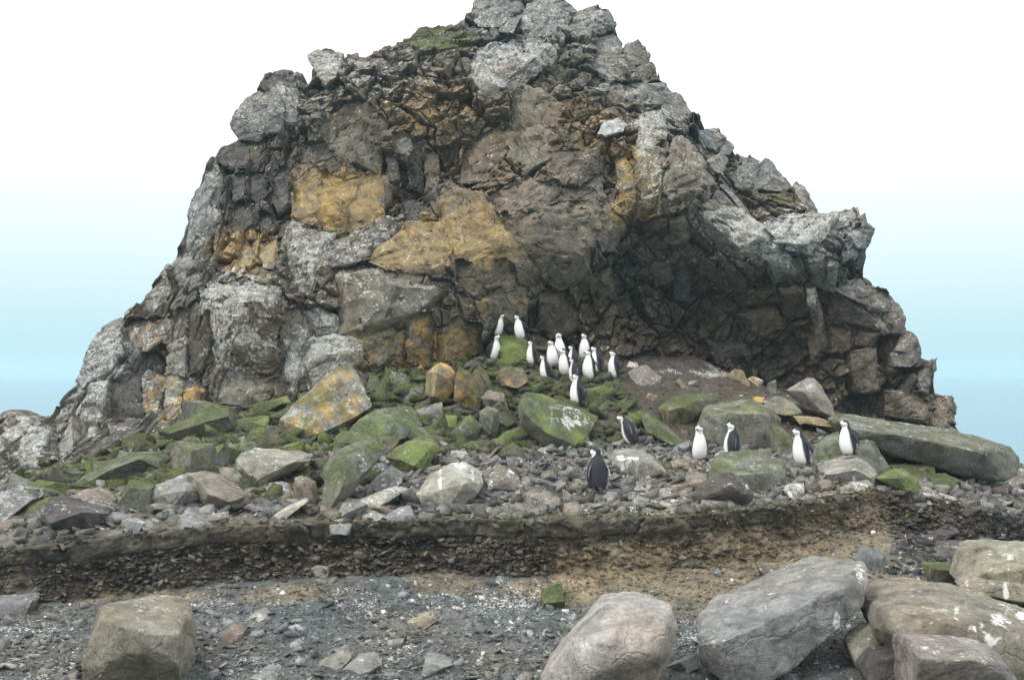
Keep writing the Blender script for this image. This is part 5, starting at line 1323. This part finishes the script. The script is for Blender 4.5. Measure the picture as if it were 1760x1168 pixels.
chips('white_flecks', 900, Z_terr * np.clip(fbm(gp * 1.3, 4, 73) * 3 + .3, 0, 1), 31, (.015, .07), [np.array([.66, .67, .65]), np.array([.5, .51, .5])], M_CLIFF, lift=.9)
chips('cave_scree', 2000, Z_cave, 29, (.02, .09), [D_, B_ * .7, D_ * 1.4], M_CLIFF, moss=.15, white=.03)
Z_lip = inview * (((G_TB > .80) & (G_ZONE < 2.01)) | ((G_ZONE >= 3) & (gp[:, 1] - np.interp(gp[:, 0], xs, L) < .22))) * 1.0
chips('bank_clods', 800, Z_lip, 30, (.03, .15), [np.array(C_crust) * 1.1, np.array(C_crust) * .8, G_ * .6, B_ * .8], M_CLIFF, moss=.18, lift=.0)

# ---------------------------------------------------------------- penguins
def vcol_material(name, rough):
    t = NT(name)
    a = t.attr('tint', 'GEOMETRY')
    geo = t.n('ShaderNodeNewGeometry')
    nn = t.noise(geo.outputs['Position'], 60, 3, .6)
    bs = t.n('ShaderNodeBsdfPrincipled')
    t.put(bs.inputs['Base Color'], t.vmath('SCALE', a.outputs['Color'], scale=t.smooth(nn, .3, .7, .86, 1.08)))
    bs.inputs['Roughness'].default_value = rough
    bs.inputs['Specular IOR Level'].default_value = .3
    b = t.n('ShaderNodeBump'); b.inputs['Strength'].default_value = .3; b.inputs['Distance'].default_value = .01
    t.put(b.inputs['Height'], nn); t.put(bs.inputs['Normal'], b.outputs[0])
    o = t.n('ShaderNodeOutputMaterial'); t.t.links.new(bs.outputs[0], o.inputs[0])
    return t.m
M_PLUM = vcol_material('plumage', .75)
M_BILL = plain('bill', (.02, .02, .022), .4)
M_FOOT = plain('pink feet', (.42, .24, .20), .6)
M_EYE = plain('eye', (.02, .012, .01), .15)
WHITE, BLACK = np.array([.86, .86, .84]), np.array([.030, .033, .042])

# height, forward shift of the middle, half width, half depth (for a bird 1 unit tall, looking towards -Y)
BODY = np.array([(.035, -.02, .02, .02), (.045, -.02, .10, .085), (.075, -.02, .145, .130), (.13, -.02, .178, .160), (.21, -.025, .196, .182), (.30, -.03, .203, .192), (.39, -.030, .201, .192),
 (.48, -.026, .193, .186), (.57, -.018, .180, .172), (.65, -.008, .160, .152), (.71, .000, .137, .132), (.755, .004, .114, .114), (.79, .002, .099, .104), (.825, -.008, .095, .104), (.86, -.018, .100, .112),
 (.895, -.022, .103, .116), (.925, -.021, .098, .110), (.953, -.016, .082, .092), (.977, -.010, .053, .060), (.990, -.008, .020, .022)])
def penguin(loc, height, yaw, head, lean, label, roll=0.0, flip=.10, stretch=0.0, fwd=0.0, chick=False, seed=0):
    r = random.Random(seed)
    H = height
    n_u, n_v = 44, 64
    zs = np.linspace(BODY[0, 0], BODY[-1, 0], n_v)
    prof_ = np.stack([np.interp(zs, BODY[:, 0], BODY[:, i]) for i in range(1, 4)], 1)
    # soften the profile
    for _ in range(2):
        prof_[1:-1] = .25 * prof_[:-2] + .5 * prof_[1:-1] + .25 * prof_[2:]
    fat = r.uniform(1.05, 1.17)
    u = np.linspace(0, 2 * math.pi, n_u, endpoint=False)
    Vv, Cc = [], []
    hy = math.radians(head)
    for z_, (cy_, wx, wy) in zip(zs, prof_):
        f_ = fat + (1.06 - fat) * float(sstep(.6, .76, z_))
        a = u
        x_ = np.sin(a) * wx * f_; y_ = -np.cos(a) * wy * f_
        y_ = np.where(y_ > 0, y_ * .92, y_)
        y_ = y_ + cy_
        t = sstep(.70, .84, z_)
        ang = hy * t
        # the neck can be pushed forward
        push = -fwd * sstep(.60, .92, z_)
        xr = x_ * math.cos(ang) - (y_) * math.sin(ang); yr = x_ * math.sin(ang) + y_ * math.cos(ang)
        xr = xr + push * math.sin(-ang) * 0; yr = yr + push
        Vv.append(np.stack([xr, yr, np.full(n_u, z_ + stretch * sstep(.6, .9, z_))], 1))
        # plumage: angle from the front, in the bird's own frame
        fa = np.abs((a + math.pi) % (2 * math.pi) - math.pi)
        edge_ = np.interp(z_, [0, .1, .3, .6, .70, .76, .80, .83, .86, .905, .925, .95, 1], [1.55, 1.30, 1.16, 1.02, .98, 1.05, 1.35, 1.65, 1.85, 1.80, 1.35, .5, 0])
        w_ = sstep(.10, -.10, fa - edge_)
        col = BLACK * (1 - w_[:, None]) + WHITE * w_[:, None]
        # the thin dark strap under the chin
        strap = np.exp(-((z_ - (.832 + .028 * (1 - np.cos(fa)) * .5)) / .0075) ** 2) * (fa < 2.0)
        col = col * (1 - .85 * strap[:, None]) + BLACK * .85 * strap[:, None]
        if z_ < .25:
            dirt = sstep(.25, .05, z_) * .22
            col = col * (1 - dirt * w_[:, None]) + np.array([.42, .38, .31]) * dirt * w_[:, None]
        Cc.append(col)
    V = np.concatenate(Vv); Cn = np.concatenate(Cc)
    ii = np.arange(n_u * n_v).reshape(n_v, n_u)
    j = np.roll(ii, -1, 1)
    q = np.stack([ii[:-1], j[:-1], j[1:], ii[1:]], -1).reshape(-1, 4)
    V = np.concatenate([V, [[V[:n_u, 0].mean(), V[:n_u, 1].mean(), zs[0]], [V[-n_u:, 0].mean(), V[-n_u:, 1].mean(), V[-1, 2]]]])
    Cn = np.concatenate([Cn, [WHITE * .8], [BLACK]])
    t0 = np.stack([ii[0], np.full(n_u, n_u * n_v), j[0]][::1], -1); t0 = t0[:, ::-1]
    t1 = np.stack([ii[-1], j[-1], np.full(n_u, n_u * n_v + 1)], -1)
    tris = np.concatenate([t0, t1])
    me = mesh_from('penguin', V * H, q, tris)
    add_attr(me, 'tint', Cn)
    me.polygons.foreach_set('use_smooth', np.ones(len(me.polygons), bool))
    root = link('penguin', me, M_PLUM, label=label, cat='penguin', group='chinstrap penguins on the rocks')
    root.location = loc
    # yaw: 0 looks at the camera, -90 to the left of the picture; lean tips the body in the picture plane afterwards
    R_ = Matrix.Rotation(math.radians(roll), 4, 'Y') @ Matrix.Rotation(math.radians(yaw), 4, 'Z') @ Matrix.Rotation(math.radians(lean), 4, 'X')
    root.rotation_euler = R_.to_euler()
    def part(name, v, quads, tris_, mat, cols=None):
        m_ = mesh_from(name, np.asarray(v) * H, quads, tris_)
        if cols is not None: add_attr(m_, 'tint', cols)
        m_.polygons.foreach_set('use_smooth', np.ones(len(m_.polygons), bool))
        return link(name, m_, mat, parent=root)
    def tube(rings, name, mat, colf=None, cap=True):
        """rings: (centre, half a, half b, axis a, axis b)"""
        nu = 12
        vv, cc = [], []
        for k_, (c, ra, rb, A, B) in enumerate(rings):
            for m_ in range(nu):
                t_ = 2 * math.pi * m_ / nu
                p_ = np.array(c) + np.array(A) * ra * math.cos(t_) + np.array(B) * rb * math.sin(t_)
                vv.append(p_)
                if colf: cc.append(colf(k_ / (len(rings) - 1), math.cos(t_), math.sin(t_)))
        i_ = np.arange(nu * len(rings)).reshape(len(rings), nu); j_ = np.roll(i_, -1, 1)
        qq = np.stack([i_[:-1], j_[:-1], j_[1:], i_[1:]], -1).reshape(-1, 4)
        vv += [np.array(rings[0][0]), np.array(rings[-1][0])]
        if colf: cc += [colf(0, 0, 1), colf(1, 0, 1)]
        n_ = nu * len(rings)
        tt = np.concatenate([np.stack([j_[0], i_[0], np.full(nu, n_)], -1), np.stack([i_[-1], j_[-1], np.full(nu, n_ + 1)], -1)])
        return part(name, vv, qq, tt, mat, cc if colf else None)
    # flippers: broad at the shoulder, hanging a little away from the side; black outside, white inside and behind
    for sd in (-1, 1):
        fo = flip + r.uniform(-.03, .05)
        rings = []
        for t_ in np.linspace(0, 1, 9):
            zc = .665 - .36 * t_
            xc = sd * (.150 + .088 * math.sin(min(t_ * 2.2, 1.57)) + fo * t_ * .5)
            yc = .035 + .045 * t_
            wd = (.020 + .056 * math.sin(min(1, t_ * 2.6) * 1.57)) * (1 - .62 * t_ ** 2.2)
            thk = .016 * (1 - .6 * t_)
            rings.append(((xc, yc, zc), wd, thk, (0, 1, -.25), (sd, 0, 0)))
        def cf(t_, ca, sa):
            out_ = sa
            if out_ > -.2:
                return WHITE * .95 if ca > .93 and t_ > .15 else BLACK
            return WHITE * .9
        tube(rings, 'flipper', M_PLUM, cf)
    ch, sh = math.cos(hy), math.sin(hy)
    def hd(p_):
        x_, y_, z_ = p_
        return (x_ * ch - y_ * sh, x_ * sh + y_ * ch - fwd * .95, z_ + stretch)
    def hv(d_):
        return (d_[0] * ch - d_[1] * sh, d_[0] * sh + d_[1] * ch, d_[2])
    # bill
    tube([(hd((0, -.110, .893)), .030, .030, hv((1, 0, 0)), (0, 0, 1)), (hd((0, -.158, .888)), .019, .022, hv((1, 0, 0)), (0, 0, 1)),
          (hd((0, -.195, .882)), .009, .013, hv((1, 0, 0)), (0, 0, 1)), (hd((0, -.222, .872)), .003, .006, hv((1, 0, 0)), (0, 0, 1))], 'bill', M_BILL)
    for sd in (-1, 1):
        c_ = hd((sd * .086, -.068, .912))
        tube([(np.array(c_) - np.array(hv((sd * .014, 0, 0))), .013, .013, hv((0, 1, 0)), (0, 0, 1)), (c_, .011, .011, hv((0, 1, 0)), (0, 0, 1)),
              (np.array(c_) + np.array(hv((sd * .005, 0, 0))), .004, .004, hv((0, 1, 0)), (0, 0, 1))], 'eye', M_EYE)
        # foot: leg stub, web spread over three toes
        xo = sd * .075
        tube([((xo, -.015, .085), .036, .034, (1, 0, 0), (0, 1, 0)), ((xo, -.02, .035), .026, .028, (1, 0, 0), (0, 1, 0)), ((xo, -.055, .020), .032, .020, (1, 0, 0), (0, .4, 1)),
              ((xo * 1.08, -.10, .012), .048, .012, (1, 0, 0), (0, .2, 1)), ((xo * 1.12, -.150, .006), .052, .006, (1, 0, 0), (0, .1, 1)), ((xo * 1.12, -.166, .003), .03, .003, (1, 0, 0), (0, 0, 1))], 'foot', M_FOOT)
    tube([((0, .09, .15), .075, .035, (1, 0, 0), (0, .5, 1)), ((0, .145, .085), .055, .022, (1, 0, 0), (0, .5, 1)), ((0, .20, .03), .036, .011, (1, 0, 0), (0, .5, 1)), ((0, .235, .004), .014, .004, (1, 0, 0), (0, .5, 1))],
         'tail', M_PLUM, lambda *a_: BLACK)
    return root

# place by where the feet are in the photograph; the size follows from the distance
PENG = [
 # feet x, y, top y, yaw, head yaw, lean, roll, label
 (851, 579, 538, 55, 25, 3, 6, 'topmost left penguin looking right beside the moss mound', dict(Y=26.9)),
 (897, 585, 541, -30, -45, 0, -6, 'penguin leaning left on top of the moss mound', dict(Y=26.75)),
 (846, 621, 576, 50, 20, 0, 3, 'penguin facing right just below the topmost left one', dict(flip=.02)),
 (916, 629, 587, -55, -10, 0, -4, 'penguin at the right foot of the moss mound facing left', {}),
 (940, 655, 612, -62, -15, 0, -5, 'penguin with hunched dark back at the lower left of the cluster', {}),
 (952, 632, 586, -8, -30, 0, -5, 'white breasted penguin on the left of the close pair in the cluster', dict(flip=.0)),
 (963, 622, 575, -4, 10, 0, -3, 'white breasted penguin on the right of the close pair in the cluster', dict(flip=.0)),
 (988, 640, 593, -78, -10, 0, -3, 'dark backed penguin half hidden in the middle of the cluster', {}),
 (1005, 621, 575, -6, -35, 0, 0, 'tallest white breasted penguin at the back of the cluster', dict(flip=.0)),
 (974, 648, 600, -40, -15, 0, -4, 'penguin showing its white side in front of the dark backed one', {}),
 (1027, 645, 596, -62, -20, 0, -2, 'penguin standing behind at the right of the cluster', {}),
 (1014, 656, 604, -45, -15, 0, -2, 'front right penguin of the cluster with white front and dark side', {}),
 (991, 662, 617, -95, 0, 0, -4, 'dark penguin standing just above the lowest one of the cluster', {}),
 (1059, 653, 604, -72, -15, 0, -2, 'lone penguin standing to the right of the cluster', {}),
 (993, 698, 645, -68, -15, 0, -2, 'lowest penguin of the cluster above the streaked green slab', {}),
 (1092, 767, 709, -112, 15, 8, -8, 'penguin stretching its neck left on the rubble right of the streaked slab', dict(fwd=.10)),
 (1201, 793, 733, -10, -40, 0, 0, 'white breasted penguin standing alone facing the camera', dict(flip=.03)),
 (1260, 792, 728, -120, 35, 0, -2, 'penguin with its back turned behind the greenish boulder', dict(flip=.0)),
 (1382, 803, 737, -68, -12, -6, -9, 'penguin leaning back with its tail out right of the greenish boulder', {}),
 (1461, 785, 724, -58, -22, 0, -5, 'rightmost penguin standing on the pale flat topped boulder', {}),
 (1028, 848, 772, -158, 62, 2, 0, 'nearest penguin with its black back to the camera on the terrace', dict(flip=.0)),
]
bpy.context.view_layer.update()
dg = bpy.context.evaluated_depsgraph_get()
def scene_hit(px, py):
    d = Vector(((px - CX) / F, 1, -(py - HOR) / F)).normalized()
    ok, loc, nor, *_ = SC.ray_cast(dg, Vector((0, 0, EYE)), d)
    return (loc, nor) if ok else (None, None)
ON = {1461: 'pale flat topped boulder with a penguin standing on it'}
for k, (fx, fy, ty, yaw, head, lean, roll, lab, op) in enumerate(PENG):
    g = ground_hit(fx, fy)
    Yp = op.pop('Y', None)
    loc = Vector(P(fx, fy, Yp or 27.0)) if Yp or not g else Vector(g)
    if fx == 1461:
        h_, n_ = scene_hit(fx, fy + 4)
        if h_: loc = Vector(P(fx, fy, h_.y + .15))
    loc.z += .03
    h = (fy - ty) * loc.y / F
    hh = min(.80, max(.60, h * 1.02))
    rj = random.Random(900 + k)
    op.setdefault('fwd', rj.uniform(-.01, .05)); op.setdefault('stretch', rj.uniform(-.035, .02))
    penguin(loc, hh, yaw + rj.uniform(-8, 8), head + rj.uniform(-14, 14), lean + rj.uniform(-2, 6), lab, roll=roll + rj.uniform(-3, 3), seed=k, **op)

# ---------------------------------------------------------------- sea fog
hz = bpy.data.meshes.new('haze')
hb = bmesh.new()
bmesh.ops.create_cube(hb, size=1.0)
bmesh.ops.scale(hb, vec=(2900, 2500, 21.5), verts=hb.verts)
bmesh.ops.translate(hb, vec=(0, 600, 7.9), verts=hb.verts)
hb.to_mesh(hz); hb.free()
t = NT('sea fog')
pv = t.n('ShaderNodeVolumePrincipled')
pv.inputs['Color'].default_value = (.62, .86, .93, 1)
pv.inputs['Density'].default_value = .0008
pv.inputs['Anisotropy'].default_value = .2
o = t.n('ShaderNodeOutputMaterial')
t.t.links.new(pv.outputs[0], o.inputs['Volume'])
link('haze', hz, t.m, kind='stuff')
